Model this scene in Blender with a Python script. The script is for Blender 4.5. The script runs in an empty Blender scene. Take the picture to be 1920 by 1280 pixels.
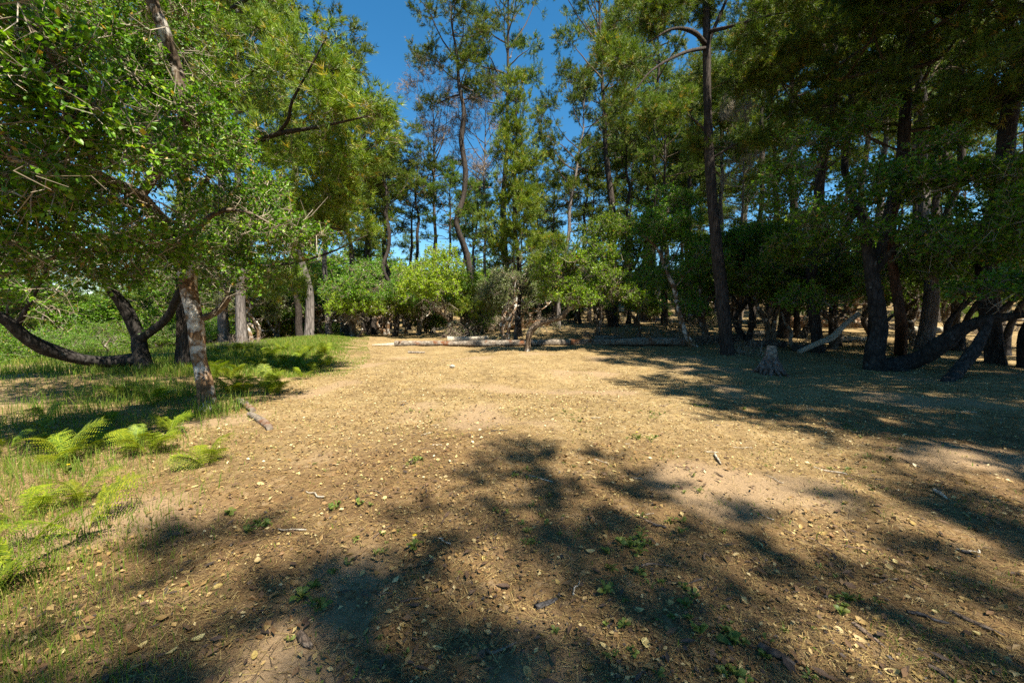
import bpy, math, random
import numpy as np

# ------------------------------------------------------------------ camera, sky, sun, exposure
SC = bpy.context.scene
COL = SC.collection
CAM_H = 1.6
LENS = 14.0
FPX = LENS / 36.0 * 1920.0
PITCH = math.atan(50.0 / FPX)
cam_d = bpy.data.cameras.new('camera')
cam_d.lens = LENS
cam_d.sensor_width = 36.0
cam_d.clip_start = 0.05
cam_d.clip_end = 3000
cam = bpy.data.objects.new('camera', cam_d)
cam.location = (0, 0, CAM_H)
cam.rotation_euler = (math.pi / 2 - PITCH, 0, 0)
COL.objects.link(cam)
SC.camera = cam

SUN_AZ = math.radians(138)      # clockwise from +Y (view direction) towards +X
SUN_EL = math.radians(56)
world = bpy.data.worlds.new('World')
SC.world = world
world.use_nodes = True
wn = world.node_tree
bg = wn.nodes['Background']
sky = wn.nodes.new('ShaderNodeTexSky')
sky.sky_type = 'NISHITA'
sky.sun_disc = False
sky.sun_elevation = SUN_EL
sky.sun_rotation = SUN_AZ
sky.air_density = 1.0
sky.dust_density = 0.0
sky.ozone_density = 4.0
sky.altitude = 100
hs = wn.nodes.new('ShaderNodeHueSaturation')
hs.inputs['Saturation'].default_value = 1.27
hs.inputs['Hue'].default_value = 0.489
wn.links.new(sky.outputs[0], hs.inputs['Color'])
wn.links.new(hs.outputs[0], bg.inputs['Color'])
bg.inputs['Strength'].default_value = 0.060

sun_d = bpy.data.lights.new('sun', 'SUN')
sun_d.energy = 5.0
sun_d.angle = math.radians(0.55)
sun_d.color = (1.0, 0.92, 0.76)
sun = bpy.data.objects.new('sun', sun_d)
sv = (math.sin(SUN_AZ) * math.cos(SUN_EL), math.cos(SUN_AZ) * math.cos(SUN_EL), math.sin(SUN_EL))
import mathutils
sun.rotation_euler = mathutils.Vector(sv).to_track_quat('Z', 'Y').to_euler()
sun.location = (20, -5, 30)
COL.objects.link(sun)

SC.view_settings.view_transform = 'Standard'
SC.view_settings.look = 'None'
SC.view_settings.gamma = 1.0
SC.view_settings.exposure = 1.7
SC.cycles.use_denoising = False
SC.cycles.max_bounces = 6
SC.cycles.diffuse_bounces = 3
SC.cycles.glossy_bounces = 2
SC.cycles.transmission_bounces = 4
SC.cycles.sample_clamp_indirect = 6.0

RNG = np.random.default_rng(11)

# ------------------------------------------------------------------ terrain height
_w = np.random.default_rng(5)
_waves = []
for wl, amp, n in ((9.0, .05, 6), (2.6, .022, 7), (.8, .010, 9), (.3, .0045, 10)):
    for _ in range(n):
        a = _w.uniform(0, 2 * math.pi)
        k = 2 * math.pi / (wl * _w.uniform(.7, 1.4))
        _waves.append((k * math.cos(a), k * math.sin(a), _w.uniform(0, 6.28), amp / math.sqrt(n) * 1.4))

def sstep(a, b, x):
    t = np.clip((x - a) / (b - a), 0, 1)
    return t * t * (3 - 2 * t)

def ground_z(x, y):
    x = np.asarray(x, float); y = np.asarray(y, float)
    z = np.zeros(np.broadcast(x, y).shape)
    for kx, ky, ph, am in _waves:
        z = z + am * np.sin(kx * x + ky * y + ph)
    z = z + .9 * sstep(-9, 3, x) * sstep(19, 36, y)
    z = z - 4.5 * sstep(-15, -42, x) - 2.0 * sstep(-12, -26, x) * sstep(16, 30, y)
    z = z + .10 * np.exp(-((x + 12 + .0 * y) / 3.0) ** 2) * sstep(12, 18, y)
    z = z + 9.0 * sstep(55, 150, np.sqrt(x * x + y * y))
    return z

def bareness(x, y):
    """trodden sandy patches where little litter lies, 0..1"""
    x = np.asarray(x, float); y = np.asarray(y, float)
    f = np.sin(.9 * x + .5 * y + 1.1 * np.sin(.7 * y - .4 * x)) * np.sin(1.3 * y - .6 * x + 1.4 * np.sin(.8 * x)) + .4 * np.sin(2.9 * x + 1.7 * y) * np.sin(2.3 * y - 2.1 * x)
    return sstep(.35, .95, f)

def dirtiness(x, y):
    """trodden brown dirt at the near end of the clearing, straw further in"""
    x = np.asarray(x, float); y = np.asarray(y, float)
    return 1 - sstep(2.6, 7.0, y + .9 * np.sin(.8 * x + .6 * np.sin(1.1 * y)) + .5 * np.sin(2.1 * x - 1.3 * y) - .12 * x)

def gz(x, y):
    return float(ground_z(x, y))

def ray(px, py):
    u = (px - 960) / FPX; v = (640 - py) / FPX
    c, s = math.cos(PITCH), math.sin(PITCH)
    return np.array([u, c + s * v, -s + c * v])

def at(px, py, Y):
    r = ray(px, py)
    return np.array([0, 0, CAM_H]) + r * (Y / r[1])

def gp(px, py):
    r = ray(px, py)
    Y = 2.0
    for _ in range(30):
        p = np.array([0, 0, CAM_H]) + r * (Y / r[1])
        z = gz(p[0], p[1])
        Y = .5 * Y + .5 * min(80, max(1.0, (z - CAM_H) * r[1] / r[2]))
    p = np.array([0, 0, CAM_H]) + r * (Y / r[1])
    p[2] = gz(p[0], p[1])
    return p

# ------------------------------------------------------------------ materials
def new_mat(name):
    m = bpy.data.materials.new(name)
    m.use_nodes = True
    nt = m.node_tree
    return m, nt, nt.nodes['Principled BSDF'], nt.nodes['Material Output']

def ramp(nt, stops, interp='LINEAR'):
    r = nt.nodes.new('ShaderNodeValToRGB')
    e = r.color_ramp.elements
    while len(e) > 1:
        e.remove(e[-1])
    e[0].position, e[0].color = stops[0][0], (*stops[0][1], 1)
    for p, c in stops[1:]:
        x = e.new(p); x.color = (*c, 1)
    r.color_ramp.interpolation = interp
    return r

def noise(nt, scale, detail=5, rough=.6, vec=None):
    n = nt.nodes.new('ShaderNodeTexNoise')
    n.inputs['Scale'].default_value = scale
    n.inputs['Detail'].default_value = detail
    n.inputs['Roughness'].default_value = rough
    if vec is not None:
        nt.links.new(vec, n.inputs['Vector'])
    return n

def mixc(nt, fac, a, b, mode='MIX'):
    m = nt.nodes.new('ShaderNodeMix')
    m.data_type = 'RGBA'; m.blend_type = mode
    for sock, v in ((m.inputs[0], fac), (m.inputs[6], a), (m.inputs[7], b)):
        if hasattr(v, 'is_linked') or hasattr(v, 'links'):
            nt.links.new(v, sock)
        elif isinstance(v, tuple):
            sock.default_value = (*v, 1)
        else:
            sock.default_value = v
    return m.outputs[2]

def leaf_mat(name, stops, rough=.45, transl=.3, spec=.4, tcol=(1.1, 1.15, .45), var=.1):
    m, nt, b, out = new_mat(name)
    at_ = nt.nodes.new('ShaderNodeAttribute'); at_.attribute_name = 'tint'
    r = ramp(nt, stops)
    nt.links.new(at_.outputs['Fac'], r.inputs[0])
    oi = nt.nodes.new('ShaderNodeObjectInfo')
    hsv = nt.nodes.new('ShaderNodeHueSaturation')
    mr = nt.nodes.new('ShaderNodeMapRange')
    mr.inputs['To Min'].default_value = 1 - var * 2; mr.inputs['To Max'].default_value = 1 + var * 2
    nt.links.new(oi.outputs['Random'], mr.inputs[0])
    nt.links.new(mr.outputs[0], hsv.inputs['Value'])
    mr2 = nt.nodes.new('ShaderNodeMapRange')
    mr2.inputs['To Min'].default_value = .5 - var * .12; mr2.inputs['To Max'].default_value = .5 + var * .18
    nt.links.new(oi.outputs['Random'], mr2.inputs[0])
    nt.links.new(mr2.outputs[0], hsv.inputs['Hue'])
    nt.links.new(r.outputs[0], hsv.inputs['Color'])
    nt.links.new(hsv.outputs[0], b.inputs['Base Color'])
    b.inputs['Roughness'].default_value = rough
    b.inputs['Specular IOR Level'].default_value = spec
    if transl > 0:
        tr = nt.nodes.new('ShaderNodeBsdfTranslucent')
        tc = mixc(nt, 1.0, hsv.outputs[0], tcol, 'MULTIPLY')
        nt.links.new(tc, tr.inputs['Color'])
        mx = nt.nodes.new('ShaderNodeMixShader')
        mx.inputs[0].default_value = transl
        nt.links.new(b.outputs[0], mx.inputs[1]); nt.links.new(tr.outputs[0], mx.inputs[2])
        nt.links.new(mx.outputs[0], out.inputs['Surface'])
    return m

def bark_mat(name, dark, mid, light, patch=None, patch_lo=.55, patch_hi=.62, sx=9.0, sz=1.6, bump=.6, patch_scale=5.0):
    m, nt, b, out = new_mat(name)
    tc = nt.nodes.new('ShaderNodeTexCoord')
    mp = nt.nodes.new('ShaderNodeMapping')
    mp.inputs['Scale'].default_value = (sx, sx, sz)
    nt.links.new(tc.outputs['Object'], mp.inputs[0])
    n1 = noise(nt, 1.0, 8, .7, mp.outputs[0])
    vo = nt.nodes.new('ShaderNodeTexVoronoi'); vo.feature = 'DISTANCE_TO_EDGE'
    vo.inputs['Scale'].default_value = 1.27
    nt.links.new(mp.outputs[0], vo.inputs['Vector'])
    r = ramp(nt, [(.25, dark), (.5, mid), (.75, light)])
    nt.links.new(n1.outputs['Fac'], r.inputs[0])
    rv = ramp(nt, [(0, (.35, .35, .35)), (.18, (1, 1, 1))])
    nt.links.new(vo.outputs['Distance'], rv.inputs[0])
    c = mixc(nt, .8, r.outputs[0], rv.outputs[0], 'MULTIPLY')
    if patch:
        n2 = noise(nt, patch_scale, 6, .65, tc.outputs['Object'])
        rp = ramp(nt, [(patch_lo, (0, 0, 0)), (patch_hi, (1, 1, 1))])
        nt.links.new(n2.outputs['Fac'], rp.inputs[0])
        c = mixc(nt, rp.outputs[0], c, patch)
    nt.links.new(c, b.inputs['Base Color'])
    b.inputs['Roughness'].default_value = .9
    b.inputs['Specular IOR Level'].default_value = .15
    ad = nt.nodes.new('ShaderNodeMath'); ad.operation = 'MULTIPLY_ADD'
    nt.links.new(rv.outputs[0], ad.inputs[0]); ad.inputs[1].default_value = .6
    nt.links.new(n1.outputs['Fac'], ad.inputs[2])
    bp = nt.nodes.new('ShaderNodeBump')
    bp.inputs['Strength'].default_value = bump; bp.inputs['Distance'].default_value = .03
    nt.links.new(ad.outputs[0], bp.inputs['Height'])
    nt.links.new(bp.outputs[0], b.inputs['Normal'])
    return m

M = {}
M['oak_leaf'] = leaf_mat('oak_leaf', [(0, (.03, .07, .005)), (.45, (.09, .185, .009)), (.8, (.165, .285, .013)), (.93, (.25, .33, .02)), (1, (.34, .20, .03))], .42, .4, .3)
M['oak_leaf_bright'] = leaf_mat('oak_leaf_bright', [(0, (.05, .10, .006)), (.45, (.13, .235, .010)), (.8, (.22, .34, .014)), (.93, (.30, .37, .02)), (1, (.36, .22, .03))], .42, .42, .3)
M['oak_leaf_pale'] = leaf_mat('oak_leaf_pale', [(0, (.10, .15, .008)), (.5, (.23, .31, .012)), (.9, (.33, .40, .016)), (1, (.38, .30, .04))], .5, .42, .2)
M['oak_leaf_grey'] = leaf_mat('oak_leaf_grey', [(0, (.055, .08, .025)), (.5, (.12, .155, .045)), (1, (.2, .22, .075))], .4, .25, .4)
M['needle'] = leaf_mat('needle', [(0, (.035, .07, .010)), (.5, (.105, .165, .018)), (.85, (.19, .24, .024)), (.95, (.30, .21, .04)), (1, (.36, .21, .05))], .5, .32, .25)
M['needle_bright'] = leaf_mat('needle_bright', [(0, (.05, .095, .008)), (.5, (.145, .205, .014)), (.85, (.235, .275, .02)), (.95, (.34, .25, .03)), (1, (.40, .23, .03))], .5, .3, .3)
M['dead_needle'] = leaf_mat('dead_needle', [(0, (.2, .14, .09)), (1, (.36, .26, .17))], .8, .1, .1)
M['twig'] = leaf_mat('twig', [(0, (.09, .065, .045)), (.5, (.2, .16, .12)), (1, (.36, .31, .25))], .9, 0, .1)
M['twig_dark'] = leaf_mat('twig_dark', [(0, (.05, .035, .025)), (.6, (.1, .075, .055)), (1, (.19, .15, .11))], .9, 0, .1)
M['bark_pine'] = bark_mat('bark_pine', (.018, .014, .012), (.05, .04, .034), (.105, .088, .077), sx=11, sz=2.2, bump=1.0)
M['bark_grey_pine'] = bark_mat('bark_grey_pine', (.06, .05, .045), (.15, .13, .12), (.25, .225, .21), sx=10, sz=1.8)
M['bark_red'] = bark_mat('bark_red', (.035, .018, .011), (.09, .046, .028), (.16, .095, .062), sx=8, sz=2)
M['bark_oak'] = bark_mat('bark_oak', (.05, .035, .025), (.13, .095, .065), (.22, .17, .125), (.42, .40, .36), .56, .63, sx=7, sz=3, patch_scale=3)
M['bark_lichen'] = bark_mat('bark_lichen', (.09, .05, .025), (.2, .12, .065), (.30, .21, .13), (.52, .50, .46), .50, .60, sx=8, sz=4, patch_scale=3.2)
M['bark_shaded_oak'] = bark_mat('bark_shaded_oak', (.016, .014, .012), (.038, .033, .03), (.075, .067, .062), (.16, .16, .15), .64, .72, sx=7, sz=3, patch_scale=4)  # oak bark with a darker colour standing in for shade on it
M['log_grey'] = bark_mat('log_grey', (.07, .05, .035), (.21, .175, .14), (.36, .315, .255), (.13, .055, .025), .54, .64, sx=6, sz=6, bump=.5, patch_scale=1.7)
M['log_red'] = bark_mat('log_red', (.2, .09, .045), (.36, .2, .11), (.5, .33, .21), (.5, .42, .33), .5, .6, sx=5, sz=5, bump=.4, patch_scale=2.5)
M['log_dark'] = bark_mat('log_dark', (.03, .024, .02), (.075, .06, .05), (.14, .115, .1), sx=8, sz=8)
M['wood_pale'] = bark_mat('wood_pale', (.25, .2, .14), (.42, .36, .28), (.58, .52, .43), sx=14, sz=14, bump=.3)
M['stump'] = bark_mat('stump', (.05, .028, .02), (.16, .12, .10), (.36, .32, .29), (.15, .06, .035), .55, .62, sx=16, sz=2.5, bump=.8, patch_scale=5)
M['charcoal'] = bark_mat('charcoal', (.02, .02, .02), (.06, .055, .055), (.13, .12, .12), sx=20, sz=20)
M['stick'] = bark_mat('stick', (.07, .045, .03), (.17, .12, .085), (.3, .24, .18), sx=20, sz=20)
M['cut_wood'] = bark_mat('cut_wood', (.4, .18, .06), (.55, .28, .1), (.65, .38, .16), sx=20, sz=20)
M['grass'] = leaf_mat('grass', [(0, (.06, .12, .012)), (.4, (.13, .20, .02)), (.65, (.19, .21, .035)), (.82, (.28, .23, .07)), (1, (.38, .28, .12))], .5, .4, .3)
M['fern'] = leaf_mat('fern', [(0, (.08, .13, .01)), (.6, (.2, .25, .014)), (1, (.30, .32, .02))], .5, .45, .3)
M['weed'] = leaf_mat('weed', [(0, (.055, .085, .018)), (.6, (.12, .155, .03)), (1, (.20, .22, .05))], .5, .35, .3)
M['litter'] = leaf_mat('litter', [(0, (.04, .032, .028)), (.12, (.09, .055, .035)), (.3, (.18, .10, .04)), (.5, (.30, .195, .07)), (.72, (.42, .315, .14)), (.92, (.52, .43, .25)), (1, (.58, .51, .36))], .6, .12, .3)
M['straw'] = leaf_mat('straw', [(0, (.07, .045, .028)), (.3, (.16, .10, .045)), (.65, (.31, .215, .085)), (1, (.46, .36, .18))], .7, .1, .2)
M['petal'] = leaf_mat('petal', [(0, (.8, .55, .01)), (1, (.85, .62, .02))], .5, .3, .2)
M['stone'] = bark_mat('stone', (.3, .27, .23), (.42, .39, .34), (.55, .52, .47), sx=20, sz=20, bump=.3)

# soil
def soil_mat():
    m, nt, b, out = new_mat('soil')
    tc = nt.nodes.new('ShaderNodeTexCoord')
    P = tc.outputs['Object']
    n1 = noise(nt, .55, 6, .6, P)
    n2 = noise(nt, 5.0, 8, .65, P)
    n3 = noise(nt, 60.0, 8, .75, P)
    r1 = ramp(nt, [(.32, (.085, .052, .026)), (.5, (.20, .142, .070)), (.68, (.30, .225, .125))])
    mm = nt.nodes.new('ShaderNodeMath'); mm.operation = 'MULTIPLY_ADD'
    mm.inputs[1].default_value = .45
    nt.links.new(n2.outputs['Fac'], mm.inputs[0])
    m2 = nt.nodes.new('ShaderNodeMath'); m2.operation = 'MULTIPLY'; m2.inputs[1].default_value = .55
    nt.links.new(n1.outputs['Fac'], m2.inputs[0])
    nt.links.new(m2.outputs[0], mm.inputs[2])
    nt.links.new(mm.outputs[0], r1.inputs[0])
    r3 = ramp(nt, [(.3, (.35, .3, .27)), (.5, (.95, .95, .95)), (.7, (1.25, 1.2, 1.1))])
    nt.links.new(n3.outputs['Fac'], r3.inputs[0])
    c = mixc(nt, .75, r1.outputs[0], r3.outputs[0], 'MULTIPLY')
    # needle / crumb speckle of the forest floor
    vo = nt.nodes.new('ShaderNodeTexVoronoi'); vo.inputs['Scale'].default_value = 24
    mp = nt.nodes.new('ShaderNodeMapping'); mp.inputs['Scale'].default_value = (1, 1, .2)
    nt.links.new(P, mp.inputs[0]); 
    wv = noise(nt, 9, 3, .5, P)
    dm = nt.nodes.new('ShaderNodeVectorMath'); dm.operation = 'MULTIPLY_ADD'
    dm.inputs[1].default_value = (.12, .12, .12)
    nt.links.new(wv.outputs['Color'], dm.inputs[0]); nt.links.new(mp.outputs[0], dm.inputs[2])
    nt.links.new(dm.outputs[0], vo.inputs['Vector'])
    rs = ramp(nt, [(0, (.12, .065, .025)), (.35, (.25, .165, .065)), (.7, (.36, .27, .13)), (.85, (.42, .34, .2)), (1, (.06, .035, .02))])
    nt.links.new(vo.outputs['Color'], rs.inputs[0])
    rf = ramp(nt, [(.4, (0, 0, 0)), (.62, (1, 1, 1))])
    n5 = noise(nt, 3.0, 6, .7, P)
    nt.links.new(n5.outputs['Fac'], rf.inputs[0])
    f2 = nt.nodes.new('ShaderNodeMath'); f2.operation = 'MULTIPLY'; f2.inputs[1].default_value = .6
    nt.links.new(rf.outputs[0], f2.inputs[0])
    c = mixc(nt, f2.outputs[0], c, rs.outputs[0])
    ad_ = nt.nodes.new('ShaderNodeAttribute'); ad_.attribute_name = 'dirt'
    dk = mixc(nt, 1.0, c, (.70, .62, .61), 'MULTIPLY')
    c = mixc(nt, ad_.outputs['Fac'], c, dk)
    ab = nt.nodes.new('ShaderNodeAttribute'); ab.attribute_name = 'bare'
    sand = mixc(nt, .7, (.27, .19, .115), r3.outputs[0], 'MULTIPLY')
    fb = nt.nodes.new('ShaderNodeMath'); fb.operation = 'MULTIPLY_ADD'; fb.inputs[1].default_value = 1.0
    nb = noise(nt, 14.0, 5, .7, P)
    sb = nt.nodes.new('ShaderNodeMath'); sb.operation = 'SUBTRACT'; sb.inputs[1].default_value = .5
    nt.links.new(nb.outputs['Fac'], sb.inputs[0])
    nt.links.new(ab.outputs['Fac'], fb.inputs[0]); nt.links.new(sb.outputs[0], fb.inputs[2])
    rb_ = ramp(nt, [(.2, (0, 0, 0)), (.95, (.8, .8, .8))]); nt.links.new(fb.outputs[0], rb_.inputs[0])
    c = mixc(nt, rb_.outputs[0], c, sand)
    nt.links.new(c, b.inputs['Base Color'])
    b.inputs['Roughness'].default_value = .95
    b.inputs['Specular IOR Level'].default_value = .1
    bp = nt.nodes.new('ShaderNodeBump'); bp.inputs['Strength'].default_value = .7; bp.inputs['Distance'].default_value = .02
    nt.links.new(n3.outputs['Fac'], bp.inputs['Height'])
    bp2 = nt.nodes.new('ShaderNodeBump'); bp2.inputs['Strength'].default_value = .6; bp2.inputs['Distance'].default_value = .05
    nt.links.new(n2.outputs['Fac'], bp2.inputs['Height']); nt.links.new(bp.outputs[0], bp2.inputs['Normal'])
    nt.links.new(bp2.outputs[0], b.inputs['Normal'])
    return m
M['soil'] = soil_mat()

# ------------------------------------------------------------------ mesh helpers
class Chunks:
    """collects (verts, faces, material slot, tint per face)"""
    def __init__(self):
        self.V = []; self.F = []; self.n = 0
    def add(self, v, f, mat=0, tint=None):
        v = np.asarray(v, np.float32).reshape(-1, 3); f = np.asarray(f, np.int32)
        if len(f) == 0:
            return
        if tint is None:
            tint = np.full(len(f), .5, np.float32)
        self.V.append(v); self.F.append((f + self.n, mat, np.asarray(tint, np.float32)))
        self.n += len(v)
    def mesh(self, name, mats, smooth=()):
        me = bpy.data.meshes.new(name)
        V = np.concatenate(self.V)
        tot = np.concatenate([np.full(len(f), f.shape[1], np.int32) for f, _, _ in self.F])
        lv = np.concatenate([f.ravel() for f, _, _ in self.F])
        mi = np.concatenate([np.full(len(f), m, np.int32) for f, m, _ in self.F])
        ti = np.concatenate([t for _, _, t in self.F])
        st = np.concatenate([[0], np.cumsum(tot)[:-1]]).astype(np.int32)
        me.vertices.add(len(V)); me.vertices.foreach_set('co', V.ravel())
        me.loops.add(len(lv)); me.loops.foreach_set('vertex_index', lv.astype(np.int32))
        me.polygons.add(len(tot))
        me.polygons.foreach_set('loop_start', st); me.polygons.foreach_set('loop_total', tot)
        me.polygons.foreach_set('material_index', mi)
        sm = np.isin(mi, list(smooth)) if len(smooth) else np.zeros(len(mi), bool)
        me.polygons.foreach_set('use_smooth', sm)
        a = me.attributes.new('tint', 'FLOAT', 'FACE')
        a.data.foreach_set('value', ti)
        for m in mats:
            me.materials.append(M[m])
        me.update(calc_edges=True)
        me.validate()
        return me

def link(name, me, parent=None, kind=None):
    o = bpy.data.objects.new(name, me)
    COL.objects.link(o)
    if parent is not None:
        o.parent = parent
    if kind:
        o['kind'] = kind
    return o

def tag(o, label, cat, group=None, kind=None):
    o['label'] = label; o['category'] = cat
    if group: o['group'] = group
    if kind: o['kind'] = kind
    return o

def empty(name, loc, rz=0):
    o = bpy.data.objects.new(name, None)
    o.empty_display_size = .2
    COL.objects.link(o)
    o.location = [float(c) for c in loc]; o.rotation_euler = (0, 0, rz)
    return o

def copy_tree(root, loc, rz, scale, label, cat, group=None, tilt=(0, 0)):
    r = root.copy(); COL.objects.link(r)
    r.location = [float(c) for c in loc]; r.rotation_euler = (tilt[0], tilt[1], rz)
    r.scale = scale if isinstance(scale, tuple) else (scale,) * 3
    r['label'] = label; r['category'] = cat
    if group: r['group'] = group
    elif 'group' in r: del r['group']
    for ch in root.children:
        c = ch.copy(); COL.objects.link(c); c.parent = r
        for g in ch.children:
            d = g.copy(); COL.objects.link(d); d.parent = c
    return r

def norm(v):
    return v / np.maximum(np.linalg.norm(v, axis=-1, keepdims=True), 1e-9)

def perp(d):
    ref = np.where(np.abs(d[..., 2:3]) < .9, np.array([0, 0, 1.0]), np.array([1.0, 0, 0]))
    a = norm(np.cross(d, ref))
    return a, np.cross(d, a)

def tubes(P, R, k):
    """P (B,n,3), R (B,n) -> verts, quads"""
    B, n, _ = P.shape
    T = norm(np.gradient(P, axis=1))
    mean = norm(P[:, -1] - P[:, 0])
    a, _b = perp(mean)
    A = a[:, None, :] - T * np.sum(a[:, None, :] * T, -1, keepdims=True)
    A = norm(A); Bv = np.cross(T, A)
    th = np.arange(k) * 2 * math.pi / k
    ring = P[:, :, None, :] + R[:, :, None, None] * (np.cos(th)[None, None, :, None] * A[:, :, None, :] + np.sin(th)[None, None, :, None] * Bv[:, :, None, :])
    V = ring.reshape(-1, 3)
    i = np.arange(n - 1)[:, None]; j = np.arange(k)[None, :]
    q = np.stack([i * k + j, i * k + (j + 1) % k, (i + 1) * k + (j + 1) % k, (i + 1) * k + j], -1).reshape(-1, 4)
    F = (q[None] + (np.arange(B) * n * k)[:, None, None]).reshape(-1, 4)
    return V, F

def catmull(pts, per=6):
    pts = np.asarray(pts, float)
    p = np.vstack([2 * pts[0] - pts[1], pts, 2 * pts[-1] - pts[-2]])
    out = []
    for i in range(1, len(p) - 2):
        for t in np.arange(per) / per:
            out.append(.5 * ((2 * p[i]) + (-p[i - 1] + p[i + 1]) * t + (2 * p[i - 1] - 5 * p[i] + 4 * p[i + 1] - p[i + 2]) * t * t + (-p[i - 1] + 3 * p[i] - 3 * p[i + 1] + p[i + 2]) * t ** 3))
    out.append(p[-2])
    return np.array(out)

def stem(ch, pts, radii, k=12, per=6, rough=.06, rng=RNG, mat=0, flare=0, cap=True, tint=.5):
    """a lumpy tapering limb: real relief on its surface"""
    P = catmull(pts, per)
    R = np.interp(np.linspace(0, 1, len(P)), np.linspace(0, 1, len(radii)), radii)
    if flare:
        L = np.concatenate([[0], np.cumsum(np.linalg.norm(np.diff(P, axis=0), axis=1))])
        R = R * (1 + flare * np.exp(-L / (R[0] * 2.2)))
    if rough:
        kn = max(3, len(P) // 4)
        R = R * (1 + 1.3 * rough * np.interp(np.linspace(0, 1, len(P)), np.linspace(0, 1, kn), rng.normal(0, 1, kn)).clip(-1.5, 1.8))
    V, F = tubes(P[None], R[None], k)
    n = len(P)
    if rough:
        V = V.reshape(n, k, 3)
        C = P[:, None, :]
        g = rng.normal(0, 1, (n, k))
        g = (g + np.roll(g, 1, 0) + np.roll(g, -1, 0)) / 1.7
        ridge = rng.normal(0, 1, (1, k))
        s = 1 + rough * (g * .6 + ridge * .8)
        V = (C + (V - C) * s[..., None]).reshape(-1, 3)
    ch.add(V, F, mat, np.full(len(F), tint))
    if cap:
        for e, c in ((0, P[0]), (n - 1, P[-1])):
            ring = V[e * k:(e + 1) * k]
            vv = np.vstack([ring, c[None]])
            j = np.arange(k)
            f = np.stack([j, (j + 1) % k, np.full(k, k)], 1)
            if e == 0:
                f = f[:, ::-1]
            ch.add(vv, f, mat, np.full(len(f), tint))
    return P, R

# ------------------------------------------------------------------ growing crowns
def grow_to(nodes, nrad, targets, rng, sag=.12, wob=.10, n=6, rmin=.004, rk=.011, order=None):
    """connect targets to the nearest point of the growing skeleton; returns P (B,n,3), R (B,n), end dirs"""
    N = len(targets)
    cap = len(nodes) + N * (n - 1)
    Q = np.zeros((cap, 3)); QR = np.zeros(cap)
    Q[:len(nodes)] = nodes; QR[:len(nodes)] = nrad
    m = len(nodes)
    d0 = np.array([np.min(np.sum((nodes - t) ** 2, 1)) for t in targets])
    P = np.zeros((N, n, 3)); R = np.zeros((N, n)); D = np.zeros((N, 3))
    tt = np.linspace(0, 1, n)
    for ii, i in enumerate(np.argsort(d0)):
        t = targets[i]
        dd = np.sum((Q[:m] - t) ** 2, 1) + .02 / np.maximum(QR[:m], .004) * .02
        j = int(np.argmin(dd))
        b = Q[j]; L = math.sqrt(np.sum((t - b) ** 2)) + 1e-6
        mid = rng.normal(0, wob * L, 3); mid[2] -= sag * L
        mid2 = rng.normal(0, wob * L * .5, 3)
        p = b + (t - b) * tt[:, None] + mid * (4 * tt * (1 - tt))[:, None] + mid2 * np.sin(2 * math.pi * tt)[:, None]
        r0 = min(QR[j] * .8, rmin + rk * L)
        r = r0 + (rmin - r0) * tt
        P[i] = p; R[i] = np.maximum(r, rmin); D[i] = (p[-1] - p[-2])
        Q[m:m + n - 1] = p[1:]; QR[m:m + n - 1] = np.maximum(r[1:], rmin)
        m += n - 1
    return P, R, norm(D)

def blob_points(blobs, dens, rng, shell=.55, sub=7, ssz=.46):
    """targets in clumps: every blob is a cluster of smaller lobes with gaps between them"""
    out = []
    for c, rad in blobs:
        c = np.asarray(c, float); rad = np.asarray(rad, float)
        nn = max(3, int(dens * (rad[0] * rad[1] * rad[2]) ** (2 / 3) * 4))
        sd = norm(rng.normal(0, 1, (sub, 3))); sr = rng.uniform(.45, .95, (sub, 1))
        sc = sd * sr; sz = ssz * rng.uniform(.6, 1.25, sub)
        w = sz ** 2; w /= w.sum()
        which = rng.choice(sub, nn, p=w)
        d = norm(rng.normal(0, 1, (nn, 3)))
        r = rng.uniform(shell ** 3, 1, nn) ** (1 / 3) * (1 + .18 * rng.normal(0, 1, nn))
        q = sc[which] + d * (r * sz[which])[:, None] * np.array([1, 1, .8])
        out.append(c + q * rad)
    return np.concatenate(out)

def sprays(T, D, C, rng, k, l0, l1, up=.25, spread=1.0):
    """k short twigs from each target; returns starts, ends"""
    N = len(T)
    out = norm(T - C) if C is not None else D
    d = norm(D[:, None, :] * .6 + out[:, None, :] * .35 + np.array([0, 0, up]) + spread * norm(rng.normal(0, 1, (N, k, 3))))
    L = rng.uniform(l0, l1, (N, k, 1))
    S = np.repeat(T[:, None, :], k, 1) + rng.normal(0, .03, (N, k, 3))
    E = S + d * L
    return S.reshape(-1, 3), E.reshape(-1, 3), d.reshape(-1, 3)

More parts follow.
